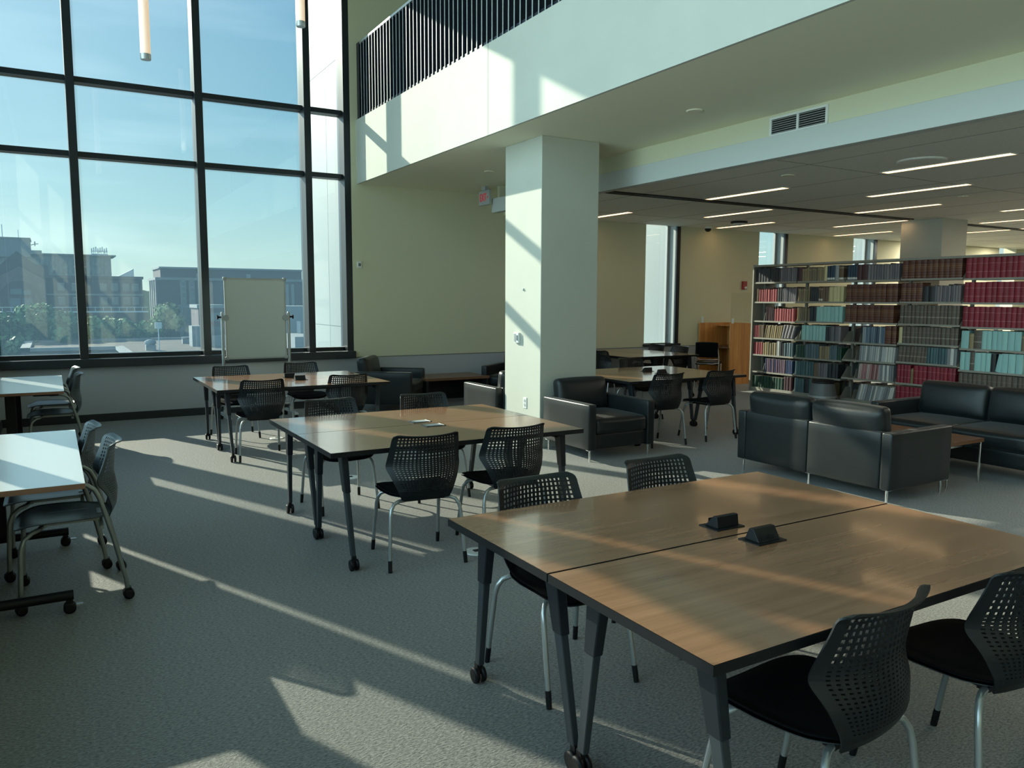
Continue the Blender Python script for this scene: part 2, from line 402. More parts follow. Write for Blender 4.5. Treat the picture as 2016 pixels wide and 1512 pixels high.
# slit windows in the north wall
for i, (a, c) in enumerate(slits[:4]):
    b = MB()
    b.box(c-.10, c-.005, YN-.012, YN+.03, .80, 3.075, 0); b.box(a+.005, a+.03, YN+.2, YN+.3, .80, 3.14, 0)
    b.box(c-.09, c-.004, YN+.03, YN+.326, .80, 3.14, 1); b.box(c-.14, c-.09, YN+.22, YN+.28, .80, 3.14, 1)
    ww = struct(b.build('window_%d' % (i+2), [M['bronze'], M['jamb']]))
    MB().box(a-.03, c+.03, YN-.05, YN+.28, .755, .80).build('window_sill', M['bronze_s'], ww, bevel=.004)
    MB().box(a+.01, c-.1, YN+.245, YN+.255, .80, 3.12).build('pane', M['glass'], ww)
# west glazing
b = MB()
for y in (6.08, 4.54, 3.0, 1.46, -.08, -1.62, -3.16, -4.7):
    b.box(XW-.28, XW-.08, y-.05, y+.05, .80, 6.56)
for z in (3.50, 4.442): b.box(XW-.25, XW-.09, YS, 7.63, z-.035, z+.035)
b.box(XW-.25, XW-.0, YS, 7.63, .80, .85)
ww = struct(b.build('window_6', M['bronze']))
MB().box(XW-.2, XW-.19, YS, 7.63, .85, 6.55).build('pane', M['glass'], ww)
for k, (y0, y1) in enumerate(((7.7,8.5),(10.5,11.55))):
    b = MB(); b.box(XW-.29, XW-.02, y0, y0+.03, .84, 6.55); b.box(XW-.29, XW-.02, y1-.03, y1, .84, 6.55); b.box(XW-.29, XW, y0, y1, .80, .845)
    ww = struct(b.build('window_%d' % (7+k), M['bronze'])); MB().box(XW-.2, XW-.19, y0+.03, y1-.03, .85, 6.55).build('pane', M['glass'], ww)
# exterior white fins beside the windows
b = MB()
for z in (-3, 1.2, 5.4): b.box(4.07, 4.55, 12.04, 13.0, z+.005, z+4.195); b.box(4.07, 4.55, 13.012, 14.35, z+.005, z+4.195)
b.box(4.09, 4.53, 12.04, 14.33, -3, 9.6)
struct(b.build('wall_exterior', M['clad']))
b = MB().box(10.72, 11.2, 12.04, 13.4, -3, 6).box(16.87, 17.3, 12.04, 13.6, -3, 6)
struct(b.build('wall_exterior_fin', M['clad']))

# balcony railing
rl = thing('balcony_railing', 'dark railing of close upright flat bars along the upper balcony', 'railing', (XF+.07, 0, 4.333))
b = MB(); b.box(-.035, .035, 2.4, 11.62, 1.09, 1.125); b.build('top_rail', M['alu'], rl, bevel=.004)
MB().box(-.02, .02, 2.4, 11.62, .03, .06).build('bottom_rail', M['rail'], rl)
bm_ = MB().box(-.030, .045, -.008, .008, .0, 1.09, 0).box(-.034, -.030, -.008, .008, .0, 1.09, 1).mesh('baluster', [M['rail'], M['jamb']])
y = 2.45; 
while y < 11.6:
    o = bpy.data.objects.new('baluster', bm_); COL.objects.link(o); o.parent = rl; o.location = (0, y, 0); y += .1148
MB().box(-.04, .04, 11.58, 11.69, -.3, 1.12).build('end_post', M['rail'], rl)

# ------------------------------------------------------------------ ceiling things
LIGHTS = [(8.15,6.98,8.36,'ceiling light strip just right of the lit column, in front of the slot diffuser'),
 (8.15,4.24,5.61,'longest looking ceiling light strip, beside the round ceiling speaker'),
 (9.80,5.59,6.96,'ceiling light strip directly behind the one by the round speaker'),
 (9.85,8.72,10.15,'ceiling light strip between the slot diffuser and the round smoke detector'),
 (11.43,6.93,8.34,'ceiling light strip touching the bright middle of the slot diffuser'),
 (11.50,10.10,11.5,'ceiling light strip nearest the dome camera by the window wall'),
 (13.2,8.60,10.1,'ceiling light strip left of the far square column, ending at its corner'),
 (15.0,10.09,11.46,'faintest ceiling light strip close to the window wall, left of the far column'),
 (8.25,10.22,11.55,'ceiling light strip partly hidden by the lit column, above the far wall'),
 (13.13,5.55,6.95,'ceiling light strip at the right edge of the picture'),
 (14.8,6.80,8.20,'ceiling light strip starting at the right side of the far column, upper one'),
 (16.6,8.30,9.60,'lower short ceiling light strip seen right of the far column')]
for (x, y0, y1, lb) in LIGHTS:
    t = thing('ceiling_light', lb, 'ceiling light', (x, (y0+y1)/2, ZC), 0, 'recessed linear ceiling lights')
    h = (y1-y0)/2
    b = MB(); b.box(-.075,-.06,-h,h,-.008,0); b.box(.06,.075,-h,h,-.008,0); b.box(-.075,.075,-h-.012,-h,-.008,0); b.box(-.075,.075,h,h+.012,-.008,0)
    b.build('frame', M['white'], t)
    MB().box(-.06,.06,-h,h,-.004,0).build('diffuser', M['diffuser'], t)
for (x, y) in ((8.15,2.2),(8.15,-.6),(9.8,2.6),(9.8,-.5),(11.45,3.9),(11.45,.9),(13.1,2.5),(14.8,4.2),(16.5,5.4),(16.5,2.2),(18.2,8.0),(18.2,4.5),(19.9,9.5),(19.9,6.0),(18.2,10.9),(21.5,10.6)):  # added area lamps without fixtures, put in to brighten the library side
    al = bpy.data.lights.new('added_fill_lamp', 'AREA'); al.shape = 'RECTANGLE'; al.size = .12; al.size_y = 1.38; al.energy = 7 if x < 13 else 40; al.color = (1,.92,.76)
    ao = bpy.data.objects.new('added_fill_lamp', al); COL.objects.link(ao); ao.location = (x, y, ZC-.012)
tag(MB().lathe([(.235,0),(.235,-.012),(.2,-.016)], 32, (7.784,4.945,ZC)).build('ceiling_speaker', M['ceiling']), 'large round speaker grille flush in the ceiling beside a light strip', 'speaker')
for (x, y, z, r, lb) in ((7.388,6.31,ZC,.075,'small round plate on the library ceiling below the air grille'), (5.233,5.57,ZS,.08,'small round plate on the soffit left of the air grille'),
        (5.27,9.593,ZS,.07,'small round plate on the soffit above the exit sign'), (10.9,6.29,ZC,.085,'small round plate on the ceiling at far right before the far column')):
    tag(MB().lathe([(r,0),(r,-.006),(r*.85,-.01)], 20, (x,y,z)).build('sprinkler_cover', M['soffit']), lb, 'sprinkler cover')
t = thing('smoke_detector', 'round smoke detector with dark rim under the library ceiling', 'smoke detector', (10.9,10.37,ZC))
MB().lathe([(.15,0),(.15,-.03),(.13,-.035)], 24).build('base', M['edge'], t); MB().lathe([(.11,-.03),(.10,-.06),(.03,-.075)], 24).build('cover', M['white'], t)
t = thing('dome_camera', 'small black dome security camera at the ceiling edge by window wall', 'security camera', (11.21,11.47,ZC))
MB().lathe([(.075,0),(.075,-.03)], 20).build('mount', M['white'], t); MB().lathe([(.062,-.03),(.06,-.06),(.04,-.085),(.008,-.095)], 20).build('dome', M['plastic'], t)
# air grille on the bulkhead
t = thing('air_grille', 'white double air grille with dark slots on the cream bulkhead', 'vent', (5.983, 5.015, 3.275))
b = MB()
for (a, c, d, e) in ((-.325,.325,-.088,-.068),(-.325,.325,.068,.088),(-.325,-.30,-.07,.07),(.30,.325,-.07,.07),(-.012,.012,-.07,.07)): b.box(-.014,0,a,c,d,e)
b.build('frame', M['white'], t); MB().box(-.003,0,-.3,.3,-.07,.07).build('backing', M['dark'], t)
b = MB()
for k in range(7):
    z = -.06+k*.02; b.box(-.011,-.004,-.3,.3,z-.003,z+.002)
b.build('slat', M['alu'], t)
# exit sign
t = thing('exit_sign', 'white exit sign with red letters hanging under the balcony soffit', 'sign', (5.90, 10.87, ZS))
MB().box(-.022,.022,-.165,.165,-.285,-.065).build('housing', M['jamb'], t, bevel=.006)
MB().box(-.03,.03,-.06,.06,-.065,0).build('canopy', M['jamb'], t)
def text(s, size, name, m, parent, loc, rot, ext=.002):
    cu = bpy.data.curves.new(name, 'FONT'); cu.body = s; cu.size = size; cu.extrude = ext; cu.align_x = 'CENTER'; cu.align_y = 'CENTER'
    o = bpy.data.objects.new(name, cu); COL.objects.link(o); o.parent = parent; o.location = loc; o.rotation_euler = rot
    cu.materials.append(m)
    me = bpy.data.meshes.new_from_object(o); me.name = name
    bpy.data.objects.remove(o); o = bpy.data.objects.new(name, me); COL.objects.link(o); o.parent = parent; o.location = loc; o.rotation_euler = rot
    return o
tx = text('EXIT', .165, 'lettering', M['exitred'], t, (-.025,.02,-.175), (PI/2,0,-PI/2)); tx.scale = (.62,1.0,1)
MB().prism([(-.115,-.155),(-.145,-.175),(-.115,-.195),(-.123,-.175)], 'x', -.026,-.022).build('arrow', M['exitred'], t)
# wall devices
t = thing('thermostat', 'small white thermostat on the cream wall right of the big window', 'thermostat', (3.934+.2, YN, 2.17))
MB().box(-.035,.035,-.022,0,-.05,.05).build('housing', M['white'], t, bevel=.005); MB().box(-.018,.022,-.024,-.021,-.02,.025).build('display', M['grille'], t)
t = thing('wall_controller', 'white control panel with switches on the sunlit column face', 'control panel', (4.605,7.69,1.21))
MB().box(-.03,0,-.055,.055,-.058,.058).build('housing', M['white'], t, bevel=.004)
MB().box(-.034,-.028,.0,.04,-.045,.045).build('keypad', M['alu'], t); MB().box(-.036,-.03,-.04,-.02,-.03,.03).build('switch', M['grille'], t)
t = thing('power_outlet', 'white double power outlet low on the sunlit column', 'outlet', (4.605,7.524,.475))
MB().box(-.007,0,-.037,.037,-.062,.062).build('plate', M['white'], t, bevel=.002)
for z in (-.024,.024): MB().lathe([(.018,0),(.018,-.004)], 14, (-.006,0,z), 'x').build('socket', M['jamb'], t)
tag(MB().lathe([(.014,0),(.014,-.01),(.009,-.014)], 14, (4.605,7.57,1.758), 'x').build('sensor', M['jamb']), 'tiny round sensor at head height on the sunlit column', 'sensor')
t = thing('fire_alarm', 'red fire alarm strobe on the cream wall above the carrel', 'fire alarm', (12.48,YN,1.96))
MB().box(-.06,.06,-.045,0,-.085,.085).build('housing', M['red'], t, bevel=.006); MB().lathe([(.03,-.045),(.025,-.07),(.01,-.075)], 14, (.01,0,-.05), 'y').build('strobe', M['white'], t)
# pendants
for (x, y, zb, lb) in ((.853,8.0,3.786,'lit tube pendant hanging lower, before the second window bay'), (2.269,8.0,4.316,'lit tube pendant hanging higher, close to the white exterior wall')):
    t = thing('pendant_light', lb, 'pendant light', (x, y, ZT), 0, 'tube pendants')
    MB().lathe([(.07,0),(.07,-.03)], 20).build('canopy', M['alu'], t)
    MB().tube([(0,0,-.03),(0,0,zb+1.56-ZT)], .004, 6).build('cable', M['alu'], t)
    MB().lathe([(.044,zb+.05-ZT),(.044,zb+1.5-ZT)], 24).build('tube', M['pendant'], t)
    MB().lathe([(.042,zb-ZT),(.046,zb+.006-ZT),(.046,zb+.05-ZT)], 24).build('end_cap', M['alu'], t)
    MB().lathe([(.046,zb+1.5-ZT),(.046,zb+1.56-ZT)], 24).build('end_cap', M['alu'], t)
# floor boxes
for (x, y, lb) in ((2.321,4.393,'round white floor box near the front legs of the middle table chairs'), (2.23,9.27,'round white floor box beneath the far table by the whiteboard'), (2.31,6.87,'round white floor box behind the middle table')):
    t = thing('floor_box', lb, 'floor outlet', (x, y, 0), 0, 'round floor power boxes')
    MB().lathe([(.085,0),(.085,.004),(.07,.007)], 28).build('ring', M['white'], t); MB().box(-.02,.02,-.018,.018,.006,.011).build('flap', M['rubber'], t)

# ------------------------------------------------------------------ chairs
def lerp(t, pts):
    for (a, va), (c, vc) in zip(pts, pts[1:]):
        if t <= c:
            k = (t-a)/(c-a); k = k*k*(3-2*k) if True else k
            return va+(vc-va)*k
    return pts[-1][1]
def back_mesh(mt, dz=0, lean=0):
    """perforated, waisted, wrap-around back; v 0 bottom .. 1 top"""
    W = [(0,.150),(.12,.172),(.46,.236),(.95,.207),(1,.200)]
    Yc = [(0,-.205),(.10,-.238),(.30,-.248),(.55,-.232),(.85,-.244),(.93,-.252),(1,-.292)]
    Cv = [(0,.035),(.15,.066),(.48,.098),(.85,.062),(1,.066)]
    def lin(t, pts):
        for (a, va), (c, vc) in zip(pts, pts[1:]):
            if t <= c: return va+(vc-va)*(t-a)/(c-a)
        return pts[-1][1]
    def sm(t, pts): return (lin(max(0,t-.04), pts)+lin(t, pts)*2+lin(min(1,t+.04), pts))/4
    NC, NR = 18, 23
    # vertical grid lines with a flag "row of holes"
    vs = [0,.03,.07]; hole_r = [False,False]
    v0, v1 = .13, .935
    vs.append(v0); hole_r.append(False)
    # lower rows finer than the upper six
    hs = [(.6 if i < NR-7 else 1.0) for i in range(NR)]; tot = sum(h+.0 for h in hs)
    v = v0
    for i, h in enumerate(hs):
        st = (v1-v0)*h/tot
        k = .40 if i < NR-7 else .60
        if i < 2: k = .26
        vs += [v+st*k, v+st]; hole_r += [True, False]; v += st
    vs += [.955,.975,.99,1.0]; hole_r += [False]*4
    us = [-1]; hole_c = []
    for j in range(NC):
        a = -1+2*j/NC; k = .48
        us += [a+2/NC*(.5-k/2), a+2/NC*(.5+k/2)]; hole_c += [False, True]
    us.append(1); hole_c.append(False)
    bm = bmesh.new()
    G = []
    for i, v in enumerate(vs):
        w_ = sm(v, W); margin = .030 if v > .3 else .034
        z = .425+.428*v-(.012*((v-.93)/.07)**2 if v > .93 else 0); yc = sm(v, Yc); c = sm(v, Cv)
        if v > .97:
            pass
        xs = [-w_, -w_+margin*.5] + [u*(w_-margin) for u in us] + [w_-margin*.5, w_]
        row = []
        for x in xs:
            q = x/.236
            y = yc + c*q*q*(1 if abs(q) < 1 else 1)
            zz = z - (.014*max(0,(v-.9)/.1)*(1-(x/.2)**2) if v > .9 else 0)      # top edge dips a little in the middle
            if v > .9 and abs(x) > w_-.03: zz -= .012*((abs(x)-(w_-.03))/.03)**2*((v-.9)/.1)
            row.append(bm.verts.new((x, y, zz+dz)))
        G.append(row)
    hc = [False,False]+hole_c+[False,False]
    for i in range(len(vs)-1):
        for j in range(len(G[0])-1):
            if hole_r[i] and hc[j]: continue
            bm.faces.new((G[i][j], G[i][j+1], G[i+1][j+1], G[i+1][j]))
    bmesh.ops.recalc_face_normals(bm, faces=bm.faces)
    bmesh.ops.solidify(bm, geom=bm.faces[:], thickness=.0065)
    bmesh.ops.recalc_face_normals(bm, faces=bm.faces)
    me = bpy.data.meshes.new('backrest'); bm.to_mesh(me); bm.free(); me.materials.append(mt)
    return me
def seat_mesh(mt, z0, pad=False):
    """shaped seat: rounded outline, waterfall front, dished; pad=True gives the thick cushion on top"""
    N, R = 44, 7
    mb = MB(); top = []; bot = []
    sc = .97 if pad else 1.0
    def outline(a):
        c, s = math.cos(a), math.sin(a)
        e = .42
        x = .233*sc*math.copysign(abs(c)**e, c); y = .02+.235*sc*math.copysign(abs(s)**(e+.12), s)
        if y < 0: x *= 1-.30*min(1,(-y/.22))**1.5
        return x, y
    def surf(x, y):
        z = z0 - .018*(1-min(1,(x/.22)**2))*(1 if y < .1 else max(0,(.25-y)/.15)) + .010*(abs(x)/.23)**2
        if y > .12: z -= .030*((y-.12)/.13)**2
        if y < -.12: z += .012*((-.12-y)/.1)
        return z
    vt = []; fs = []
    th = .012
    for lay in (0, 1):
        for i in range(R+1):
            k = i/R
            for n in range(N):
                x, y = outline(2*PI*n/N); x *= k; y = .02+(y-.02)*k
                z = surf(x, y)
                if pad:
                    z += (.016*(1-k**6)+.004) if lay == 0 else -.004
                else:
                    z += (-.004*(k**8)) if lay == 0 else -th*(1-.35*k**8)
                vt.append((x, y, z))
    Q = (R+1)*N
    for lay in (0, 1):
        for i in range(R):
            for n in range(N):
                a, c = lay*Q+i*N+n, lay*Q+i*N+(n+1) % N
                f = (a, c, c+N, a+N)
                fs.append(f if lay == 1 else tuple(reversed(f)))
    for n in range(N):
        a, c = R*N+n, R*N+(n+1) % N
        fs.append((a, c, Q+c, Q+a))
    mb.add(vt, fs, 0, True)
    return mb.mesh('seat_cushion' if pad else 'seat', mt)
def link(name, me, parent):
    o = bpy.data.objects.new(name, me); COL.objects.link(o); o.parent = parent; return o
BACK = back_mesh(M['plastic']); SEAT = seat_mesh(M['shell'], .445); PAD = seat_mesh(M['fabric'], .452, True)
def make_chair():
    t = thing('stacking_chair', '', 'chair')
    link('seat', SEAT, t); link('seat_cushion', PAD, t); link('backrest', BACK, t)
    MB().box(-.13,.13,-.17,-.13,.408,.425).box(-.13,.13,.10,.135,.405,.42).box(-.115,-.09,-.15,.12,.406,.43).box(.09,.115,-.15,.12,.406,.43).box(-.06,.06,-.185,-.14,.415,.44).build('seat_frame', M['rubber'], t)
    for sx in (-1, 1):
        for (path, k) in (([(.10,-.150,.416),(.165,-.168,.414),(.198,-.183,.402),(.217,-.195,.372),(.226,-.203,.33),(.236,-.224,.16),(.241,-.237,.06)], 0),
                          ([(.10,.118,.412),(.158,.135,.411),(.19,.15,.398),(.206,.165,.37),(.212,.178,.33),(.220,.215,.15),(.223,.232,.06)], 1)):
            p = [(sx*x, y, z) for x, y, z in path]
            lg = MB().tube(p, .0115, 10).build('leg', M['silver'], t)
            q = p[-1]; d = Vector(p[-1])-Vector(p[-2]); e = Vector(q)+d.normalized()*.06; e.z = 0
            MB().tube([Vector(q)-d.normalized()*.012, Vector(q)+d.normalized()*.02, e], [.0125,.0128,.012], 10).build('foot_tip', M['rubber'], lg)
    return t
ch = make_chair(); first = [True]
def chair(x, y, deg, label, group):
    if first[0]:
        first[0] = False; ch.location = (x, y, 0); ch.rotation_euler = (0,0,rad(deg)); ch['label'] = label; ch['group'] = group; return ch
    return dup(ch, (x, y, 0), rad(deg), label, group)
G1, G2, G3, G4, G5 = ['chairs at the %s table' % s for s in ('nearest','middle','far whiteboard','right rear','back')]
chair(1.915,1.475, 5, 'nearest black chair, perforated back to us, at the closest wood table', G1)
chair(2.64,1.42, -4, 'black chair cut by the right frame edge at the closest wood table', G1)
chair(1.875,2.74,180, 'black chair tucked under the far side of the closest table, near its left end', G1)
chair(2.645,2.80,180, 'black chair tucked under the far side of the closest table, behind the pop-up outlets', G1)
chair(1.949,4.512,-6, 'black chair with back to us at front left of the middle wood table', G2)
chair(2.585,4.53,-3, 'black chair with back to us at front right of the middle wood table', G2)
chair(1.921,5.96,181, 'black chair tucked under the far side of the middle table, left one', G2)
chair(2.724,5.94,178, 'black chair tucked under the far side of the middle table, before the dark armchair', G2)
chair(1.821,8.262,-4, 'black chair with back to us at front left of the far table by the whiteboard', G3)
chair(2.76,8.40,-2, 'black chair with back to us at front right of the far table by the whiteboard', G3)
chair(1.836,9.636,180, 'black chair in front of the left whiteboard post, beyond the far table', G3)
chair(2.73,9.80,180, 'black chair in front of the right whiteboard post, beyond the far table', G3)
chair(5.95,6.83,-2, 'black chair beside the armchair, back to us at the table right of the column', G4)
chair(6.76,6.84,0, 'black chair beside the two-seat sofa back, at the table right of the column', G4)
chair(7.02,8.42,180, 'black chair just beyond the table right of the column, its grid back above the table', G4)
chair(7.92,10.22,-95, 'black chair at the left end of the back table, close to the lit column', G5)
chair(9.55,10.58,92, 'black chair at the right end of the back table nearest the wooden carrel', G5)
chair(9.55,11.22,88, 'black chair at the back table directly under the first slit window', G5)

# caster chairs with loop arms at the white tables
BACKG = back_mesh(M['plastic_g'], .022); SEATG = seat_mesh(M['plastic_g'], .458)
def caster(parent, x, y, d=.0, r=.027, lever=False):
    c = MB()
    for s in (-1, 1): c.lathe([(.004,s*.006),(r,s*.006),(r,s*.020),(r*.6,s*.023)], 18, (x, y, r), 'x')
    o = c.build('caster', M['rubber'], parent)
    h = MB().prism([(-.010,.030),(.030,.026),(.031,.042),(.016,.060),(-.012,.066),(-.016,.045)], 'x', x-.021, x+.021)
    for i in range(len(h.v)): h.v[i] = (h.v[i][0], h.v[i][1]+y, h.v[i][2])
    h.build('hood', M['rubber'], o)
    if lever: MB().box(x-.012, x+.012, y+.028, y+.055, .034, .040).build('brake_lever', M['alu'], o)
    return o
def make_armchair_caster():
    t = thing('caster_chair', '', 'chair')
    link('seat', SEATG, t); link('backrest', BACKG, t)
    MB().box(-.25,.25,-.165,-.145,.405,.422).box(-.13,.13,.10,.13,.418,.432).box(-.11,-.09,-.15,.12,.42,.445).box(.09,.11,-.15,.12,.42,.445).box(-.06,.06,-.185,-.14,.42,.45).build('seat_frame', M['silverg'], t)
    for s in (-1, 1):
        rl_ = MB().tube([(s*.262,-.262,.062),(s*.262,-.255,.12),(s*.262,-.205,.36),(s*.262,-.150,.575),(s*.262,-.128,.625),(s*.262,-.095,.652),(s*.262,-.05,.660),(s*.262,.04,.660)], .0125, 12).build('leg', M['silverg'], t)
        caster(rl_, s*.262, -.268)
        MB().rbox(s*.262-.024, s*.262+.024, -.045, .185, .655, .682, r=.012, n=3).build('arm_pad', M['plastic'], t)
        fl = MB().tube([(s*.245,.235,.062),(s*.243,.232,.15),(s*.236,.222,.34),(s*.228,.205,.39),(s*.21,.17,.417),(s*.17,.135,.422),(s*.10,.118,.425)], .0125, 12).build('leg', M['silverg'], t)
        caster(fl, s*.245, .232)
    return t
ac = make_armchair_caster()
ac.location = (.022,4.90,0); ac.rotation_euler = (0,0,rad(90)); ac['label'] = 'nearest grey arm chair on casters at the front white table'; ac['group'] = 'grey caster chairs at the white tables'
dup(ac, (-.05,5.50,0), rad(90), 'second grey caster chair, mostly behind the front white table')
dup(ac, (-.02,9.42,0), rad(90), 'grey caster chair at the white table by the window, nearer to us')
dup(ac, (-.03,10.25,0), rad(91), 'grey caster chair at the white table closest to the window wall')

# ------------------------------------------------------------------ tables
def make_table():
    """1.83 x .755 wood table, origin at floor centre, long side along x"""
    t = thing('wood_table', '', 'table')
    hx, hy = .913, .3765
    b = MB(); b.box(-hx, hx, -hy, hy, .707, .736, 1)
    b.add([(-hx+.002,-hy+.002,.7372),(hx-.002,-hy+.002,.7372),(hx-.002,hy-.002,.7372),(-hx+.002,hy-.002,.7372)], [(0,1,2,3)], 0)
    b.build('tabletop', [M['woodtop'], M['edge']], t)
    MB().box(-hx+.11, hx-.11, -.03, .03, .655, .706).box(-hx+.12, -hx+.16, -.25, .25, .67, .706).box(hx-.16, hx-.12, -.25, .25, .67, .706).build('apron', M['edge'], t)
    for sx in (-1, 1):
        for sy in (-1, 1):
            xt, xb, yt, yb = sx*(hx-.115), sx*(hx-.135), sy*.245, sy*.352
            def ring(z, wx, wy):
                k = (.70-z)/.62; x = xt+(xb-xt)*k; y = yt+(yb-yt)*k
                return [(x-wx,y-wy,z),(x+wx,y-wy,z),(x+wx,y+wy,z),(x-wx,y+wy,z)]
            lg = MB().hexa(ring(.085,.013,.020), ring(.52,.016,.024)).build('leg', M['legl'], t, bevel=.004)
            MB().hexa(ring(.47,.019,.029), ring(.706,.022,.040)).build('leg_sleeve', M['legd'], lg, bevel=.005)
            c = MB(); x, y = xb, sy*.362
            for s in (-1, 1): c.lathe([(.016,s*.008),(.034,s*.008),(.034,s*.024),(.024,s*.027)], 20, (x,y,.034), 'x')
            co = c.build('caster', M['rubber'], lg)
            MB().box(x-.012,x+.012,y-.014,y+.014,.04,.09).build('caster_fork', M['rubber'], co)
    return t
tb = make_table()
def power(parent, x, y, up_, flip):
    s = -1 if flip else 1
    if up_:
        b = MB(); b.box(x-.075,x+.075,y-.052,y+.052,.737,.741)
        o = b.build('power_unit', M['edge'], parent)
        MB().prism([(y-.036,.741),(y+.036,.741),(y+.012*s+.004,.788),(y+.012*s-.018,.788)], 'x', x-.058, x+.058).build('outlet_block', M['edge'], o, bevel=.003)
        f = MB()
        for k in (-.03, .012): f.box(x+k-.011,x+k+.011,y-.0345 if s>0 else y+.0335,y-.0335 if s>0 else y+.0345,.748,.768)
        f.build('socket', M['legd'], o)
    else:
        o = MB().box(x-.075,x+.075,y-.052,y+.052,.737,.7405).build('power_unit', M['legl'], parent)
        MB().box(x-.052,x+.052,y-.036,y+.036,.7405,.7425).build('lid', M['jamb'], o)
        MB().box(x-.074,x-.06,y-.046,y+.046,.7405,.743).box(x+.06,x+.074,y-.046,y+.046,.7405,.743).build('trim', M['chrome'], o)
tf = [True]
def table(x, y, deg, label, group, pu=None):
    if tf[0]:
        tf[0] = False; o = tb; o.location = (x,y,0); o.rotation_euler = (0,0,rad(deg)); o['label'] = label; o['group'] = group
    else:
        o = dup(tb, (x,y,0), rad(deg), label, group)
    return o
TG = 'wood tables pushed together in pairs'
T = [table(2.287,1.718,0,'nearest wood table half, closest to us, sunlit streaks across it',TG),
     table(2.287,2.478,0,'rear half of the nearest wood table pair, beyond the seam',TG),
     table(2.287,4.812,0,'front half of the middle wood table pair, two chairs pushed in',TG),
     table(2.287,5.569,0,'rear half of the middle wood table pair, left of the armchair',TG),
     table(2.287,8.47,0,'front half of the far wood table pair before the whiteboard',TG),
     table(2.287,9.228,0,'rear half of the far wood table pair, nearest the whiteboard',TG),
     table(6.43,7.155,0,'front half of the wood table pair right of the column, behind the armchair',TG),
     table(6.43,7.913,0,'rear half of the wood table pair right of the column',TG),
     table(8.275,10.655,90,'left half of the back wood table pair under the slit window',TG),
     table(9.035,10.655,90,'right half of the back wood table pair, nearest the carrel',TG)]
power(T[0], 0,.285,True,False); power(T[1], 0,-.265,True,True)
power(T[2], .055,.28,False,False); power(T[3], .04,-.27,False,True)
power(T[4], .09,.28,True,False); power(T[5], .05,-.16,True,True)
power(T[6], .09,.24,True,False); power(T[7], .12,-.2,True,True)
MB().tube([(-.02,.25,.706),(-.03,.20,.60),(.0,.13,.52),(.05,.09,.56),(.07,.10,.69)], .004, 8).build('cable', M['rubber'], T[0])
# white training tables on T-legs
def make_white():
    t = thing('white_table', '', 'table')
    hx, hy = .34, .915; lx = -.12
    b = MB(); b.box(-hx,hx,-hy,hy,.709,.735,1); b.add([(-hx,-hy,.7362),(hx,-hy,.7362),(hx,hy,.7362),(-hx,hy,.7362)], [(0,1,2,3)], 0)
    b.build('tabletop', [M['whitetop'], M['woodedge']], t)
    MB().box(lx-.03,lx+.03,-.68,.68,.65,.70).box(-.2,.2,-.67,-.63,.68,.708).box(-.2,.2,.63,.67,.68,.708).build('beam', M['edge'], t)
    for s in (-1, 1):
        lg = MB().box(lx-.045,lx+.045,s*.65-.028,s*.65+.028,.11,.70).build('leg', M['edge'], t, bevel=.006)
        f = MB().tube([(-.32,s*.65,.095),(.265,s*.65,.095)], .026, 14).build('foot', M['edge'], lg)
        for x in (-.29,.245):
            c = MB()
            for q in (-1,1): c.lathe([(.004,q*.006),(.030,q*.006),(.030,q*.022),(.02,q*.025)], 18, (x,s*.65,.030), 'y')
            co = c.build('caster', M['rubber'], f)
            MB().box(x-.016,x+.016,s*.65-.016,s*.65+.016,.03,.08).build('caster_stem', M['rubber'], co)
            if x > 0: MB().box(x+.03,x+.062,s*.65-.012,s*.65+.012,.036,.043).build('brake_lever', M['alu'], co)
    return t
wt = make_white(); wt.location = (-.24,5.22,0)
wt['label'] = 'white-topped table with brown edge in the left foreground'; wt['group'] = 'white training tables'
dup(wt, (-.272,9.68,0), 0, 'white-topped table at left by the window wall')

# ------------------------------------------------------------------ lounge seating
def lounge(name, label, cat, w_, seats, loc, deg, group=None):
    """faces local +y; origin floor centre; depth .86"""
    t = thing(name, label, cat, loc, rad(deg), group)
    a, D = .095, .43; hw = w_/2; iw = hw-a
    ld = M['leather']
    MB().rbox(-iw, iw, -D+.05, D-.03, .125, .275, r=.012, n=4).build('seat_base', ld, t)
    for s in (-1, 1):
        x0, x1 = (hw-a, hw) if s > 0 else (-hw, -hw+a)
        MB().rbox(x0, x1, -D, D, .12, .59, r=.016, n=6, puff=(.004,0,.003)).build('arm', ld, t)
    n = max(1, seats)
    for k in range(n):
        x0, x1 = -iw+2*iw*k/n, -iw+2*iw*(k+1)/n
        MB().rbox(x0+.002, x1-.002, -D, -D+.115, .12, .59, r=.015, n=6, puff=(0,.005,.003)).build('back_panel', ld, t)
        MB().rbox(x0+.004, x1-.004, -D+.12, D-.005, .28, .435, r=.035, n=8, puff=(0,.012,.022)).build('seat_cushion', ld, t)
        Mx = Matrix.Translation((0,-.30,.43)) @ Matrix.Rotation(rad(9), 4, 'X')
        MB().rbox(x0+.006, x1-.006, -.07, .07, .0, .355, r=.045, n=8, puff=(0,.035,.012), M=Mx).build('back_cushion', ld, t)
    xs = [-hw+.05, hw-.05] + ([0] if seats > 1 else [])
    for x in xs:
        for y in (-D+.045, D-.05):
            MB().tube([(x,y,.125),(x,y,0)], .011, 12).box(x-.035,x+.035,y-.02,y+.02,.115,.121).build('leg', M['chrome'], t)
    return t
lounge('sofa', 'two-seat black leather sofa with its sunlit back turned to us', 'sofa', 1.60, 2, (6.14,4.555,0), -89)
lounge('sofa', 'black leather sofa facing left before the bookshelves at the right edge', 'sofa', 1.66, 2, (7.88,4.32,0), 90)
AG = 'black leather armchairs around the column'
lounge('armchair', 'black leather armchair in front of the column, facing the near table', 'armchair', .86, 1, (5.045,6.735,0), 180, AG)
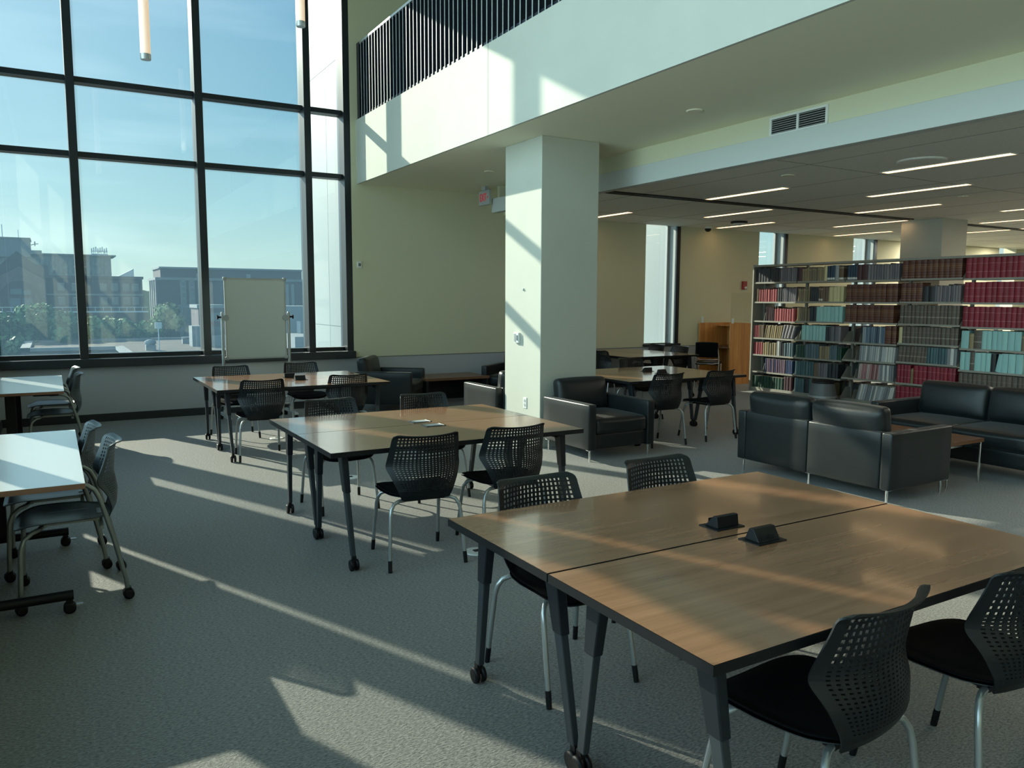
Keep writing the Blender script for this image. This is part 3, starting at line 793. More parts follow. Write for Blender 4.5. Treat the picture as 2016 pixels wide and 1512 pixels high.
lounge('armchair', 'black leather armchair half hidden behind the column, its bright arm left of it', 'armchair', .86, 1, (4.97,8.52,0), 0, AG)
lounge('armchair', 'black leather armchair in the corner right of the big window, turned sideways', 'armchair', .86, 1, (4.35,11.0,0), -128, AG)
lounge('armchair', 'dark armchair by the far wall mostly hidden by the column, past the low wood table', 'armchair', .86, 1, (6.50,10.92,0), 128, AG)
# low tables
t = thing('coffee_table', 'low wooden coffee table on thin chrome legs between the two sofas', 'coffee table', (6.98,4.32,0))
MB().box(-.27,.27,-.47,.47,.375,.41).build('tabletop', M['woodlow'], t, bevel=.003)
for sx in (-1,1):
    for sy in (-1,1): MB().tube([(sx*.25,sy*.45,.375),(sx*.25,sy*.45,0)], .0095, 10).build('leg', M['chrome'], t)
MB().box(-.255,.255,-.455,-.445,.355,.375).box(-.255,.255,.445,.455,.355,.375).box(-.255,-.245,-.45,.45,.355,.375).box(.245,.255,-.45,.45,.355,.375).build('frame', M['chrome'], t)
t = thing('side_table', 'low wooden bench table along the grey wall panel between two armchairs', 'low table', (5.42,11.2,0))
MB().box(-.55,.55,-.36,.36,.40,.44).build('tabletop', M['woodlow'], t, bevel=.003)
for s in (-1,1): MB().box(s*.52-.02,s*.52+.02,-.34,.34,0,.40).build('leg_panel', M['legd'], t)
MB().box(-.5,.5,.30,.33,.1,.40).build('rear_panel', M['legd'], t)

# ------------------------------------------------------------------ whiteboard on wheels
t = thing('mobile_whiteboard', 'blank rolling whiteboard on silver posts before the window wall', 'whiteboard', (2.376,10.85,0))
b = MB(); b.box(-.385,.385,-.010,.010,.855,1.90); b.build('panel', M['board'], t)
fr = MB()
for (x0,x1,z0,z1) in ((-.40,.40,.838,.858),(-.40,.40,1.897,1.917),(-.40,-.383,.84,1.915),(.383,.40,.84,1.915)): fr.box(x0,x1,-.016,.016,z0,z1)
fo = fr.build('frame', M['alu'], t)
for x in (-.39,.39):
    for z in (.85,1.905): MB().rbox(x-.024,x+.024,-.019,.019,z-.024,z+.024, r=.012, n=2).build('corner_cap', M['jamb'], fo)
for s in (-1,1):
    p = MB().tube([(s*.436,0,.12),(s*.436,0,1.40),(s*.436,0,1.455),(s*.436,0,1.468)], [.020,.020,.019,.008], 14).build('post', M['silver'], t)
    k = MB().lathe([(.012,0),(.012,s*.03),(.008,s*.03),(.008,s*.045)], 12, (s*.455,0,1.40), 'x')
    for a in range(5):
        an = a*2*PI/5; k.lathe([(.011,s*.03),(.011,s*.046)], 8, (s*.455,.018*math.cos(an),1.40+.018*math.sin(an)), 'x')
    k.build('knob', M['rubber'], p)
    MB().lathe([(.042,-.006),(.042,.006)], 24, (s*.392,-.021,1.39), 'y').box(s*.40-.03,s*.40+.03,-.024,-.014,1.375,1.405).build('hinge_plate', M['jamb'], p)
    f = MB().hexa([(s*.436-.03,-.31,.075),(s*.436+.03,-.31,.075),(s*.436+.03,.31,.075),(s*.436-.03,.31,.075)],[(s*.436-.022,-.28,.105),(s*.436+.022,-.28,.105),(s*.436+.022,.28,.105),(s*.436-.022,.28,.105)]).build('foot', M['alu'], t, bevel=.004)
    MB().box(s*.436-.022,s*.436+.022,-.03,.03,.10,.16).build('socket', M['alu'], f)
    for y in (-.28,.28):
        c = MB()
        for q in (-1,1): c.lathe([(.004,q*.005),(.034,q*.005),(.034,q*.018),(.022,q*.02)], 16, (s*.436,y,.034), 'x')
        c.box(s*.436-.008,s*.436+.008,y-.01,y+.01,.04,.08)
        c.build('caster', M['rubber'], f)
MB().tube([(-.436,0,.20),(.436,0,.20)], .014, 10).build('crossbar', M['alu'], t)

# ------------------------------------------------------------------ carrel, stool
t = thing('study_carrel', 'wooden study carrel with tall side panels against the far wall', 'carrel', (11.5,11.3,0))
MB().box(-.10,.52,-.33,-.295,0,1.20).build('side_panel', M['woodcar'], t, bevel=.002)
MB().box(-.28,.52,.325,.36,0,1.20).build('side_panel', M['woodcar'], t, bevel=.002)
MB().box(.48,.52,-.295,.325,0,1.20).build('back_panel', M['woodcar'], t)
MB().box(-.10,.48,-.295,.325,.71,.74).build('desk', M['woodlow'], t)
sh = MB().box(.18,.48,-.295,.325,1.13,1.155).build('shelf', M['woodcar'], t)
MB().box(.34,.44,.0,.12,.76,.90).box(.36,.42,.03,.09,.74,.76).build('outlet_box', M['rubber'], t)
t = thing('acrylic_screen', 'clear acrylic screen clipped upright on the near carrel panel', 'screen', (11.71,10.988,1.20))
MB().box(-.30,.33,-.004,.004,.03,.60).build('sheet', M['plexi'], t)
for x in (-.24, .28): MB().box(x-.018,x+.018,-.012,.012,-.06,.10).build('bracket', M['white'], t, bevel=.003)
tag(MB().box(-.015,.015,-.02,.02,0,.12).build('bracket', M['white'], None, bevel=.003, loc=(11.3,11.64,1.20)), 'small pale clip standing on the far carrel panel', 'clip')
# guest chair at the carrel
t = thing('guest_chair', 'black armless chair with bright chrome back frame facing the carrel', 'chair', (10.84,10.98,0), rad(-52))
MB().rbox(-.22,.22,-.20,.24,.43,.475, r=.02, n=6, puff=(0,0,.01)).build('seat', M['fabric'], t)
Mx = Matrix.Translation((0,-.235,.55)) @ Matrix.Rotation(rad(8), 4, 'X')
MB().rbox(-.21,.21,-.018,.018,.03,.31, r=.016, n=6, puff=(0,.0,.01), M=Mx).build('backrest', M['fabric'], t)
for s in (-1,1):
    MB().tube([(s*.215,-.265,0),(s*.22,-.225,.42),(s*.222,-.24,.55),(s*.20,-.262,.75)], .0105, 10).build('leg', M['chrome'], t)
    MB().tube([(s*.215,.24,0),(s*.21,.22,.43)], .0105, 10).build('leg', M['chrome'], t)
for z in (.545,.465): MB().tube([(-.22,-.235,z),(-.12,-.262,z-.012),(.12,-.262,z-.012),(.22,-.235,z)], .008, 10).build('back_rail', M['chrome'], t)
t = thing('step_stool', 'round grey rolling step stool at the foot of the bookshelves', 'step stool', (10.78,8.32,0))
MB().lathe([(.205,.015),(.22,.03),(.22,.085)], 36).build('base', M['stool'], t)
MB().lathe([(.222,.085),(.222,.118)], 36).build('bumper_ring', M['alu'], t)
MB().lathe([(.215,.118),(.175,.30),(.172,.315)], 36).build('body', M['stool'], t)
MB().lathe([(.178,.315),(.178,.36),(.165,.368)], 36).build('step', M['rubber'], t)

# ------------------------------------------------------------------ bookshelves
def banded(name, col, bands, rough=.5, noise=.1):
    """cloth cover with stamped bands: [(z0, z1, colour)] in fractions of the book height"""
    m = mat(name, col, rough); nt = m.node_tree; L = nt.links.new; b = nt.nodes['Principled BSDF']
    tc = nt.nodes.new('ShaderNodeTexCoord'); sx = nt.nodes.new('ShaderNodeSeparateXYZ'); L(tc.outputs['Object'], sx.inputs[0])
    r = nt.nodes.new('ShaderNodeValToRGB'); r.color_ramp.interpolation = 'CONSTANT'
    el = r.color_ramp.elements; el[0].position = 0; el[0].color = col; el[1].position = .999; el[1].color = col
    for z0, z1, c in bands:
        e = el.new(z0); e.color = c; e = el.new(z1); e.color = col
    L(sx.outputs['Z'], r.inputs['Fac']); L(r.outputs['Color'], b.inputs['Base Color'])
    return m
pages = mat('paper', srgb(196,188,168), .8)
GOLD = srgb(150,116,66)
K = {}
def kind(key, noun, cols, h, bands=None, label=False, rough=.55, plural=None):
    ms = []
    for i, c in enumerate(cols):
        mt = banded('cover_%s_%d' % (key, i), srgb(*c), [(a, d, srgb(*cc)) for a, d, cc in bands] if bands else [], rough)
        mb = MB(); n = 7
        pl = [(.05*(1-math.sin(PI*k/(n-1)))-.0, -.5+k/(n-1)) for k in range(n)] + [(1,.5),(1,-.5)]
        N = len(pl)
        v = [(x,y,0) for x,y in pl]+[(x,y,1) for x,y in pl]
        mb.add(v, [tuple(range(N)), ], 0); mb.add(v, [tuple(range(2*N-1, N-1, -1))], 1)
        mb.add(v, [(i_, N+i_, N+(i_+1) % N, (i_+1) % N) for i_ in range(N)], 0)
        me = mb.mesh('book', [mt, pages]); ms.append((mb, me))
    K[key] = dict(noun=noun, ms=ms, h=h, label=label)
G_ = (150,118,70)
kind('enc', 'dark brown gold-banded volume', [(78,40,34),(84,44,36)], (.275,.285), [(.10,.115,G_),(.24,.25,G_),(.36,.44,(104,66,44)),(.50,.515,G_),(.56,.66,(112,76,50)),(.70,.715,G_),(.90,.91,G_)])
kind('crim', 'crimson bound volume', [(126,26,44),(118,24,40),(132,30,48)], (.275,.29), [(.30,.315,(176,120,118)),(.70,.715,(170,112,112))])
kind('brn', 'brown cloth-bound volume', [(92,82,72),(86,77,68)], (.27,.28), [(.34,.40,(134,126,112)),(.66,.675,(124,114,100))])
kind('ltq', 'pale turquoise volume', [(150,194,190),(142,186,184)], (.245,.265), rough=.7)
kind('redl', 'rosy red volume with a white spine label', [(146,66,70),(134,58,62)], (.215,.225), [(.06,.20,(206,204,196))])
kind('brnl', 'brown volume with a white spine label', [(104,84,64),(96,78,60)], (.225,.235), [(.06,.20,(206,204,196)),(.86,.92,(160,146,116))])
kind('tan', 'tan volume', [(138,122,88),(126,112,84),(112,100,78)], (.21,.235), [(.84,.88,(160,146,116))])
kind('blk', 'black volume with a white spine label', [(30,36,42),(36,42,48)], (.235,.245), [(.06,.22,(208,208,202)),(.55,.57,(110,116,120)),(.8,.82,(110,116,120))])
kind('drk', 'dark volume', [(24,27,30),(32,32,36)], (.22,.25))
kind('gry', 'thin grey volume', [(104,100,106),(92,90,98),(118,112,116)], (.225,.245))
kind('mar', 'dark maroon volume', [(60,34,40),(70,38,42)], (.24,.25))
kind('grn', 'dark green volume with a white spine label', [(24,62,48),(22,56,44)], (.205,.215), [(.06,.22,(208,208,202))])
kind('teal', 'teal grey volume', [(62,92,98),(54,82,88),(72,100,104)], (.235,.25))
kind('teall', 'slate volume with a white spine label', [(78,98,106),(66,86,94)], (.23,.245), [(.06,.2,(206,206,200))])
kind('blul', 'dark blue volume with a white spine label', [(22,50,72),(24,58,78)], (.235,.25), [(.06,.2,(206,206,200))])
kind('crm', 'cream volume', [(206,196,150),(196,186,140)], (.24,.25))
kind('pam', 'thin white and grey journal', [(176,180,180),(150,154,158),(196,196,190),(120,124,128)], (.245,.262))
kind('pink', 'thin pinkish journal', [(158,118,118),(176,150,146),(126,78,82),(188,178,172)], (.235,.255))
kind('blu', 'thin blue grey journal', [(84,104,124),(112,128,142),(62,78,98),(150,160,166)], (.25,.26))
kind('mix', 'thin purple blue journal', [(60,62,96),(92,70,92),(112,92,104),(50,70,104)], (.235,.25))
# per bookcase (left to right), per shelf (top to bottom): kind, share of the width, count, lean in degrees
R = [[
 [('blk',.42,6),('drk',.18,3),('gry',.38,9)],
 [('brnl',.10,2),('redl',.45,8),('drk',.12,2),('gry',.33,9)],
 [(None,.30,0),('mar',.19,5),('redl',.48,8)],
 [('redl',.13,3),('brnl',.13,3),('tan',.42,9,-9),('gry',.28,4,-14)],
 [('redl',.24,4),('tan',.34,6),('pam',.08,2),('drk',.10,2),('teall',.22,4)],
 [(None,.32,0),('mix',.66,15)],
 [('grn',.78,11),('mar',.20,3)]],
 [
 [('mar',.08,1),('tan',.48,9),('crm',.06,1),('blul',.16,3),('pam',.08,1),('brnl',.10,1)],
 [('tan',.26,5),('drk',.2,4),('brnl',.22,5),('crm',.30,4)],
 [('tan',.28,5),('blk',.14,2),('ltq',.55,7)],
 [(None,.12,0),('ltq',.52,7),('drk',.10,2),('gry',.22,3)],
 [('grn',.22,4),('teall',.30,5),('tan',.22,4),('teall',.16,4),('grn',.09,2)],
 [('teal',.42,7),('brnl',.10,2),('gry',.20,4),('blk',.22,3)],
 [('teal',.22,3),('blk',.10,1),('teal',.18,2),('tan',.34,5)]],
 [
 [('blul',.20,4),('mar',.20,2),('gry',.58,12)],
 [('enc',.97,9)],
 [('enc',.92,8)],
 [(None,.36,0),('blu',.42,12),('enc',.20,2)],
 [(None,.30,0),('pam',.67,17,-3)],
 [(None,.30,0),('pink',.40,12,-5),('pam',.27,7)],
 [(None,.28,0),('pam',.68,16,-12)]],
 [
 [('enc',.98,10)],
 [('enc',.36,4),('drk',.20,2),('gry',.42,11)],
 [('brn',.98,15)],
 [('crm',.06,1),('brn',.92,14)],
 [('brn',.50,8,-4),('teal',.32,7),('pam',.16,3)],
 [('crim',.24,4),('tan',.05,2),('crim',.69,10)],
 [('crim',.5,7)]],
 [
 [('crim',.98,12)],
 [('crim',.98,12)],
 [('crim',.98,13)],
 [('ltq',.12,1),('tan',.07,1),('brn',.12,1),('ltq',.56,7),('tan',.06,1),('gry',.06,1)],
 [('ltq',.15,2),('brn',.07,1),('ltq',.24,3),('drk',.07,1),('ltq',.08,1,-9),('ltq',.30,3)],
 [('brn',.98,14)],
 []]]
YB = [10.12, 9.17, 8.22, 7.27, 6.32, 5.37]
ZR = [[1.976,1.626,1.284,.978,.672,.364,.07],[1.976,1.633,1.300,.980,.675,.37,.07],[1.973,1.629,1.308,.985,.703,.41,.07],[1.978,1.636,1.308,1.014,.733,.412,.07],[1.966,1.629,1.29,.986,.68,.37,.07]]
BN = ['first bookcase','second bookcase','third bookcase','fourth bookcase','bookcase at the right edge']
SN = ['top shelf','second shelf','third shelf','fourth shelf','fifth shelf','sixth shelf','bottom shelf']
XS0 = 11.08
for bi in range(5):
    y1, y0 = YB[bi], YB[bi+1]
    t = thing('bookcase', ['putty metal bookcase standing nearest the wooden carrel','putty metal bookcase second from the carrel, behind the step stool','putty metal bookcase in the middle, with half-empty lower shelves','putty metal bookcase full of brown and red sets above the sofa arm','putty metal bookcase at the right picture edge behind the sofa cushions'][bi], 'bookcase', (XS0, 0, 0), 0, 'row of metal bookcases')
    for ri, z in enumerate(ZR[bi]):
        b = MB(); b.box(0, .25, y0+.008, y1-.008, z-.022, z-.0); b.box(-.004, .004, y0+.008, y1-.008, z-.026, z+.002)
        for yy in (y0+.008, y1-.011):
            b.prism([(.005,z),(.25,z),(.25,z+.17),(.15,z+.17)], 'y', yy, yy+.003)
        if any(r[0] is None for r in R[bi][ri]):
            q = R[bi][ri][0][1]; yy = y1-.02-q*(y1-y0-.03); b.prism([(.02,z),(.20,z),(.20,z+.15),(.06,z+.15)], 'y', yy+.06, yy+.064)
        b.build('shelf', M['shelfm'], t)
    MB().box(.245,.285,y0-.02,y0+.02,0,2.25).build('upright', M['shelfm'], t)
    MB().box(-.004,.53,y0,y1,0,.05).box(-.006,0,y0,y1,0,.048).build('base', M['shelfm'], t)
    MB().box(-.01,.53,y0,y1,2.265,2.283).box(-.012,-.004,y0,y1,2.25,2.285).build('canopy_top', M['shelfm'], t)
    w_ = MB()
    for k in range(2 + bi % 2):
        yy = y0+.2+.27*k; zz = ZR[bi][(k*2+bi) % 5]
        w_.tube([(.03,yy,zz+.30),(.03,yy,zz+.13),(.03,yy-.05,zz+.13),(.03,yy-.05,zz+.30)], .0025, 6)
    w_.build('wire_support', M['white'], t)
    if bi == 0:
        MB().box(-.02,.55,y1,y1+.03,0,2.29).build('end_panel', M['shelfm'], t)
        MB().box(.245,.285,y1-.04,y1-.002,0,2.25).build('upright', M['shelfm'], t)
# far half of the double-sided run closes most of the view through
bb = MB()
count = 0
rest = MB(); rest_m = []
rest_mats = {}
for bi in (4, 3, 2, 1, 0):
    y1, y0 = YB[bi]-.015, YB[bi+1]+.015
    for ri in range(7):
        z = ZR[bi][ri]; y = y1; W_ = y1-y0
        for seg in R[bi][ri]:
            key, fr, n = seg[:3]; lean = seg[3] if len(seg) > 3 else 0
            if key is None: y -= fr*W_; continue
            kd = K[key]; ths = [random.uniform(.8, 1.2) for _ in range(n)]; sm_ = sum(ths)
            segw = fr*W_; h0 = random.uniform(*kd['h'])
            off = math.tan(rad(-lean))*h0*.0
            for k in range(n):
                th = ths[k]/sm_*segw
                h = h0+random.uniform(-.004, .004) if key in ('enc','crim','brn','ltq') else random.uniform(*kd['h'])
                h = min(h, (ZR[bi][ri-1]-z-.045) if ri else .29)
                mb, me = random.choice(kd['ms']); d = random.uniform(.19,.215); x0 = random.uniform(.004,.016)
                yc = y-th/2; y -= th
                la = lean*random.uniform(.8,1.2) if lean else 0
                thk = th*.955*(math.cos(rad(la)) if la else 1)
                if count < 300:
                    o = bpy.data.objects.new('book', me); COL.objects.link(o)
                    o.location = (XS0+x0, yc, z+.001+abs(math.sin(rad(la)))*thk/2); o.scale = (d, thk, h); o.rotation_euler = (rad(-la), 0, 0)
                    ph = '%s, %s' % (SN[ri], BN[bi])
                    tag(o, '%s on the %s' % (kd['noun'], ph), 'book', '%ss on the %s' % (kd['noun'].split(' with ')[0], ph))
                    count += 1
                else:
                    for mt in me.materials:
                        if mt.name not in rest_mats: rest_mats[mt.name] = len(rest_m); rest_m.append(mt)
                    ca, sa = math.cos(rad(-la)), math.sin(rad(-la))
                    vv = []
                    for p in mb.v:
                        py, pz = p[1]*thk, p[2]*h
                        vv.append((p[0]*d+x0, py*ca-pz*sa+yc, py*sa+pz*ca+z+.001+abs(sa)*thk/2))
                    o0 = len(rest.v)
                    rest.v += vv
                    for q, mi in zip(mb.f, mb.m):
                        rest.f.append(tuple(i+o0 for i in q)); rest.m.append(rest_mats[me.materials[mi].name]); rest.s.append(False)
rear = MB()
for bi in range(5):
    y = YB[bi]-.02
    for ri in range(7):
        z = ZR[bi][ri]; y = YB[bi]-.02
        while y > YB[bi+1]+.06:
            th = random.uniform(.018,.05); h = random.uniform(.20,.265); x1 = random.uniform(.49,.515)
            if random.random() > .06: rear.box(.30, x1, y-th+.001, y, z+.001, z+h, random.randrange(6))
            y -= th
        rear.box(.285, .53, YB[bi+1]+.005, YB[bi]-.005, z-.022, z, 6)
re_ = rear.build('books', [mat('rear_cover_%d' % i, srgb(*c), .6) for i, c in enumerate(((62,40,38),(48,52,58),(96,84,66),(40,58,54),(110,106,100),(84,40,44)))]+[M['shelfm']], None, loc=(XS0,0,0))
tag(re_, 'rows of books on the far side, glimpsed through gaps of the metal bookcases', 'books', 'books on the far side', 'stuff')
ro = rest.build('books', [m_.copy() for m_ in rest_m], None, loc=(XS0,0,0))
for m_ in ro.data.materials:      # bands of the merged rows follow the shelf they stand on
    for n_ in m_.node_tree.nodes:
        if n_.type == 'VALTORGB':
            for l_ in list(m_.node_tree.links):
                if l_.from_node == n_: m_.node_tree.links.remove(l_)
tag(ro, 'rows of smaller mixed books filling the bookcases closest to the carrel', 'books', 'books in the left bookcases', 'stuff')

# ------------------------------------------------------------------ outdoors
brick = mat('red_brick', srgb(76,66,70), .9, noise=.12, nscale=1.5)
brick2 = mat('brown_brick', srgb(68,62,68), .9, noise=.12, nscale=1.5)
conc = mat('pale_concrete', srgb(112,118,122), .9, noise=.06, nscale=.8)
towerm = mat('grey_tower_concrete', srgb(104,114,120), .9, noise=.06, nscale=.5)
wing = mat('window_dark_glass', srgb(70,88,98), .15)
roofm = mat('grey_gravel_roof', srgb(60,57,52), .95, noise=.3, nscale=.25)
asph = mat('street_ground', srgb(78,82,76), .95, noise=.2, nscale=.05)
steel = mat('painted_steel', srgb(160,176,186), .5)
hillm = mat('distant_trees', srgb(72,92,70), .95, noise=.3, nscale=.08)
struct(MB().box(-700,900,12.4,880,-13,-12).build('ground', asph))
b = MB(); random.seed(3)
x = -120
while x < 420:
    wd = random.uniform(6, 14); b.rbox(x, x+wd*1.5, 560, 575, -12, random.uniform(3.0, 7.5), r=2.5, n=3); x += wd
struct(b.build('ground_treeline', hillm))
# brick building on the right
t = thing('brick_building', 'wide brick building with pale bands beyond the whiteboard', 'building', (21.5, 200, 0))
MB().box(0,34.8,0,16,-12,6.0).build('wall', brick, t); MB().box(1.0,34.2,1,16,6.5,8.7).build('upper_wall', brick, t)
MB().box(-.3,35.1,-.3,16,6.0,6.6).build('cornice', conc, t); MB().box(.7,34.5,.7,16.3,8.7,9.1).build('roof_edge', conc, t)
for i, x in enumerate((5.1,7.0,8.9)):
    o = MB().box(x,x+1.3,-.15,0,.3,6.0).build('window_bay', conc, t)
    for z in (.8,2.1,3.4,4.7): MB().box(x+.3,x+1.0,-.2,-.1,z,z+.9).build('pane', wing, o)
MB().box(4.6,11.2,-.3,0,-12,.3).build('entrance_bay', conc, t); MB().box(5.4,10.4,-.4,-.2,-12,-.4).build('entrance_glass', wing, t)
for x in (29.8,31.2): MB().box(x,x+.7,-.15,0,-6,5.4).build('pilaster', conc, t)
for y in (.4,4.6,8.8,13): MB().box(-.25,0,y,y+.9,-12,6.0).build('pilaster', conc, t)
MB().box(8.9,9.9,.8,1.0,6.6,7.7).build('vent', conc, t); MB().box(20.5,21.5,.8,1.0,6.6,7.7).build('vent', conc, t)
# gabled building
t = thing('gable_building', 'brick hall with a steep gable and big round arch at left', 'building', (0, 170, 0))
MB().box(-14,15.7,0,20,-12,5.4).build('wall', brick2, t); MB().box(-14,15.9,-.3,20,5.4,5.9).build('roof_edge', brick, t)
MB().prism([(-14,5.9),(-14,6.2),(-9.3,7.6),(-7.6,7.6),(-4.9,10.2),(-2.0,7.8),(.0,7.6),(.0,5.4),(-14,5.4)], 'y', -.4, 12).build('gable', brick2, t)
MB().prism([(-9.4,-12),(-9.4,4.6),(-4.6,7.4),(-.6,5.0),(-.6,-12)], 'y', -.8, -.3).build('pediment', mat('worn_brick', srgb(92,82,84), .9, noise=.1, nscale=1), t)
pl = [(-7.9,-12)]+[(-4.75-3.15*math.cos(PI*k/16), 1.6+3.2*math.sin(PI*k/16)) for k in range(17)]+[(-1.6,-12)]
ar = MB().prism(pl, 'y', -.95, -.75).build('arch', brick, t)
for (x0,x1,z0,z1) in ((-6.4,-4.7,-.9,1.6),(-4.5,-2.8,-.9,1.6),(-6.2,-4.4,2.3,3.3),(-4.3,-3.0,2.2,3.0)): MB().box(x0,x1,-1.05,-.9,z0,z1).build('pane', wing, ar)
for x in (1.2,3.6,8.3,10.2,12.2,13.8):
    for z in (.4,3.0): 
        o = MB().box(x,x+1.2,-.12,.02,z,z+1.5).build('window', conc, t); MB().box(x+.12,x+1.08,-.18,-.1,z+.1,z+1.3).build('pane', wing, o)
MB().box(-14,15.7,-.15,0,2.2,2.5).build('string_course', conc, t)
MB().prism([(11.6,5.9),(14.7,7.6),(14.7,5.9)], 'y', 5, 8).build('skylight', steel, t)
# tower behind
t = thing('tower_block', 'pale grey high-rise behind the gabled hall with rooftop antennas', 'building', (0, 260, 0))
MB().box(-20,15.9,0,14,-12,13.9).build('wall', towerm, t); MB().box(-22,-4.2,-1,12,13,18.2).build('penthouse', towerm, t)
MB().box(-2.6,17.2,-1.2,15,13.9,14.25).build('roof_slab', conc, t); MB().box(-22.2,-4.0,-1.2,12,18.0,18.4).build('roof_slab', conc, t); MB().box(-4.2,-1.5,-1,8,13.9,15).build('parapet', towerm, t)
for i in range(8):
    for z in (11.2,8.9):
        x = -3.0+i*2.3
        o = MB().box(x,x+.9,-.15,.02,z-.2,z+1.6).build('window', wing, t); MB().box(x+1.0,x+1.9,-.35,.02,z-.1,z+.9).build('air_conditioner', conc, o)
an = thing('rooftop_antennas', 'cluster of cell antennas standing on the high-rise roof', 'antenna', (13.1, 262, 14.25))
b = MB(); b.box(-2.2,2.2,-.6,.6,.1,.4); b.box(-2.2,2.2,-.1,.1,1.1,1.25)
for k in range(9): b.tube([(-2.0+k*.5,0,0),(-2.0+k*.5,0,1.5)], .06, 6)
b.build('mast_frame', steel, an)
for k in range(8): MB().box(-2.15+k*.55,-1.85+k*.55,-.3,-.1,.6+.3*(k % 3)*.7,2.0+.3*(k % 3)*.7).build('panel_antenna', steel, an)
tag(MB().tube([(-10.7,262,18.2),(-10.7,262,22.0)], .12, 6).build('radio_mast', steel), 'tall thin radio mast at the left end of the high-rise roof', 'mast')
tag(MB().tube([(-6.9,262,18.2),(-6.9,262,20.7)], .08, 6).build('radio_mast', steel), 'shorter thin radio mast on the high-rise penthouse', 'mast')
tag(MB().tube([(-4.0,262,16.6),(-3.0,262,16.9),(-2.2,262,17.0)], .12, 6).box(-3.2,-2.9,261.8,262.2,16.4,17.6).build('wall_antenna', steel), 'small antenna arm sticking out right of the high-rise penthouse', 'antenna')
# terrace walkway in front of the hall
t = thing('terrace', 'long raised terrace with pale blue railing before the brick hall', 'terrace', (0,150,0))
MB().box(-14,14.4,0,16,-12,-.75).build('wall', brick2, t); MB().box(-14,14.6,-.3,-.1,-.75,-.5).build('edge_beam', steel, t)
b = MB(); b.box(-14,14.5,-.25,-.15,.1,.2)
x = -14
while x < 14.5: b.box(x,x+.08,-.25,-.17,-.6,.1); x += 1.2
b.build('railing', steel, t)
# low foreground roofs
t = thing('flat_roof_building', 'low brick building with a flat grey roof below the windows', 'building', (0,0,0))
MB().box(-3.6,7.6,118,140,-12,-5.2).box(7.6,80,70,140,-12,-5.2).build('wall', brick, t)
MB().box(-3.4,7.6,118.2,139.8,-5.2,-5.1).box(7.6,79.8,70.2,139.8,-5.2,-5.1).build('roof', roofm, t)
b = MB()
for q in ((-3.7,7.6,117.6,118.4),(-3.7,80,139.4,140.2),(7.2,8.2,70,118.4),(-3.7,-2.6,117.6,140)): b.box(*q,-5.2,-4.75)
b.build('parapet', conc, t)
MB().box(19.5,26,118,132,-5.1,-3.6).build('roof_step', conc, t)
for (x,y,lb) in ((11.0,112.2,'white rooftop fan unit on the flat grey roof'),(17.4,126.7,'small round vent cap on the flat grey roof, right of the fan unit')):
    t = thing('rooftop_vent', lb, 'vent', (x,y,-5.1))
    MB().box(-.6,.6,-.6,.6,0,.7).build('base', conc, t); MB().lathe([(.5,.7),(.7,.9),(.7,1.2),(.3,1.4)] if x < 12 else [(.4,.7),(.7,.75),(.6,1.0)], 14).build('cap', conc, t)
tag(MB().tube([(11.8,110,-5.1),(11.8,110,-1.9)], .07, 6).box(11.4,12.2,109.9,110.1,-2.2,-1.4).build('roof_floodlight', steel), 'thin floodlight post standing beside the rooftop fan unit', 'light')
t = thing('annex', 'small brick and white annex between the trees and the whiteboard', 'building', (0,0,0))
MB().box(18.4,22,121,128,-12,.3).build('wall', brick, t); MB().box(18.2,22.2,120.8,128,.3,.8).build('roof_edge', conc, t); MB().box(17.0,19.6,118,121,-12,-2.2).build('side_wing', conc, t)
for z in (-1.6,-3.6): MB().box(19.8,21.4,120.7,121.1,z,z+1.2).build('window', wing, t)
t = thing('rooftop_plant', 'pale rooftop sheds seen right of the whiteboard', 'building', (0,0,0))
MB().box(30.2,46,118,128,-12,.6).build('wall', towerm, t); MB().box(31.5,33.4,115,117,-5.1,-1.6).build('shed', conc, t); MB().box(28,60,105,117,-5.1,-3.4).build('roof_block', conc, t)
MB().box(28,60,95,100,-5.1,-4.0).build('low_wall', steel, t)
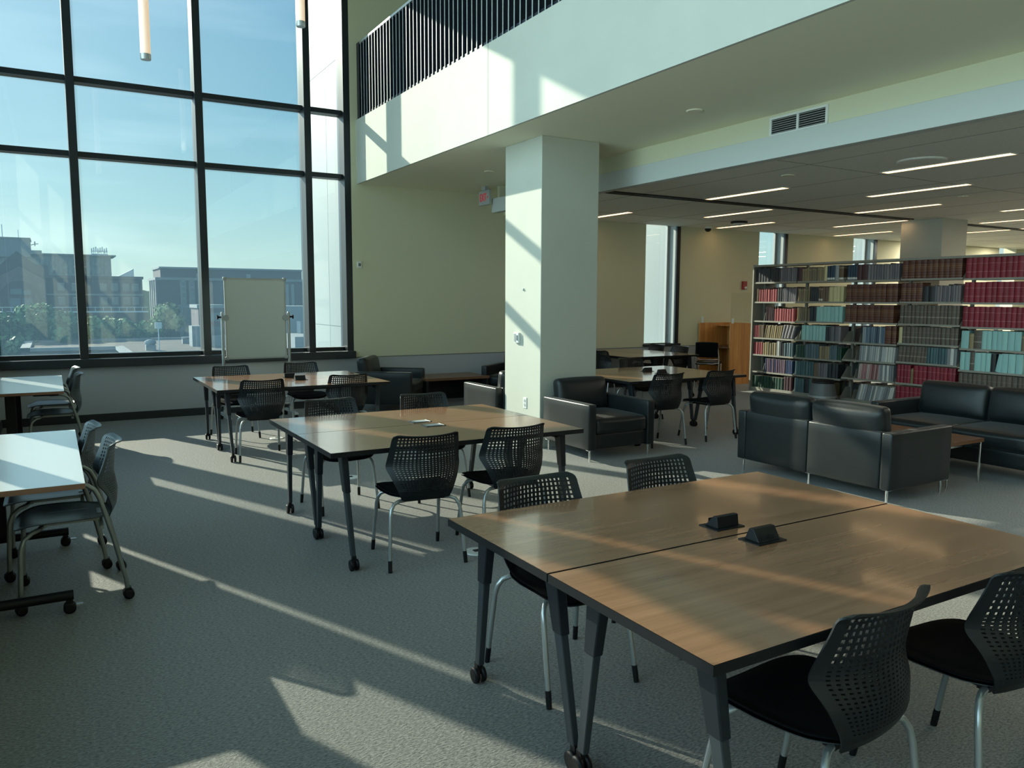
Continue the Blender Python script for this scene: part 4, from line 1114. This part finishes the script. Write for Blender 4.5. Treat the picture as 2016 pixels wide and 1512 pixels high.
# trees
def leafm(name, c):
    m = mat(name, c, .7, noise=.35, nscale=.4); return m
LEAF = [leafm('leaf_dark', srgb(74,104,66)), leafm('leaf_mid', srgb(92,122,74)), leafm('leaf_pale', srgb(124,132,92))]
bark = mat('bark', srgb(84,72,62), .9)
def tree(x, y, r, h, lm, label, seed):
    rnd = random.Random(seed)
    t = thing('tree', label, 'tree', (x,y,-12), 0, 'trees below the windows')
    b = MB(); blobs = []
    for k in range(16):
        a = rnd.uniform(0,2*PI); q = rnd.uniform(.1,.75)*r; zz = h - rnd.uniform(.12,.85)*r*1.2
        blobs.append((q*math.cos(a), q*math.sin(a), zz, r*rnd.uniform(.28,.45)))
    blobs.append((0,0,h-.45*r,r*.45))
    for (bx,by,bz,br) in blobs:
        for _ in range(120):
            u = rnd.uniform(-1,1); a = rnd.uniform(0,2*PI); s = math.sqrt(1-u*u); rr = br*rnd.uniform(.72,1.08)
            p = Vector((bx+rr*s*math.cos(a), by+rr*s*math.sin(a), bz+rr*u))
            n = Vector((s*math.cos(a)+rnd.uniform(-.7,.7), s*math.sin(a)+rnd.uniform(-.7,.7), u+rnd.uniform(-.5,.7))).normalized()
            e = n.orthogonal().normalized(); f = n.cross(e); sz = rnd.uniform(.18,.42)
            b.quad(p-e*sz-f*sz*.5, p+e*sz*.4-f*sz, p+e*sz+f*sz*.6, p-e*sz*.5+f*sz)
    b.build('foliage', lm, t)
    tk = MB().tube([(0,0,0),(.1,0,h*.4),(0,.1,h*.8)], [.35,.28,.12], 8)
    for (bx,by,bz,br) in blobs[:6]: tk.tube([(0,0,h*.45),(bx*.6,by*.6,bz-br*.4),(bx,by,bz)], [.14,.09,.04], 6)
    tk.build('trunk', bark, t)
for i, (x,y,r,h,k,lb) in enumerate(((-6.4,140,4.2,10.8,0,'dark tree at the left window edge before the arch'),
  (-3.2,143,3.6,12.2,1,'tallest tree crown, just below the big arch'),
  (.4,141,3.4,11.2,0,'dark full tree left of the first mullion'),
  (-5.6,132,3.2,8.0,0,'low dark tree at bottom left beside the flat roof'),
  (3.6,142,2.8,10.0,1,'mid green tree right behind the first mullion'),
  (6.4,143,2.9,10.2,1,'green tree under the hall windows, second right of the first mullion'),
  (9.4,144,2.7,10.0,1,'green tree below the right end of the hall'),
  (12.4,146,2.6,8.6,1,'low green tree at the gap between the two brick buildings'),
  (14.8,147,2.6,9.6,1,'green bush-like tree before the left corner of the wide brick building'),
  (17.6,149,2.9,12.2,2,'sparse yellowish tree before the entrance of the wide brick building'))):
    tree(x,y,r,h,LEAF[k],lb,i+11)
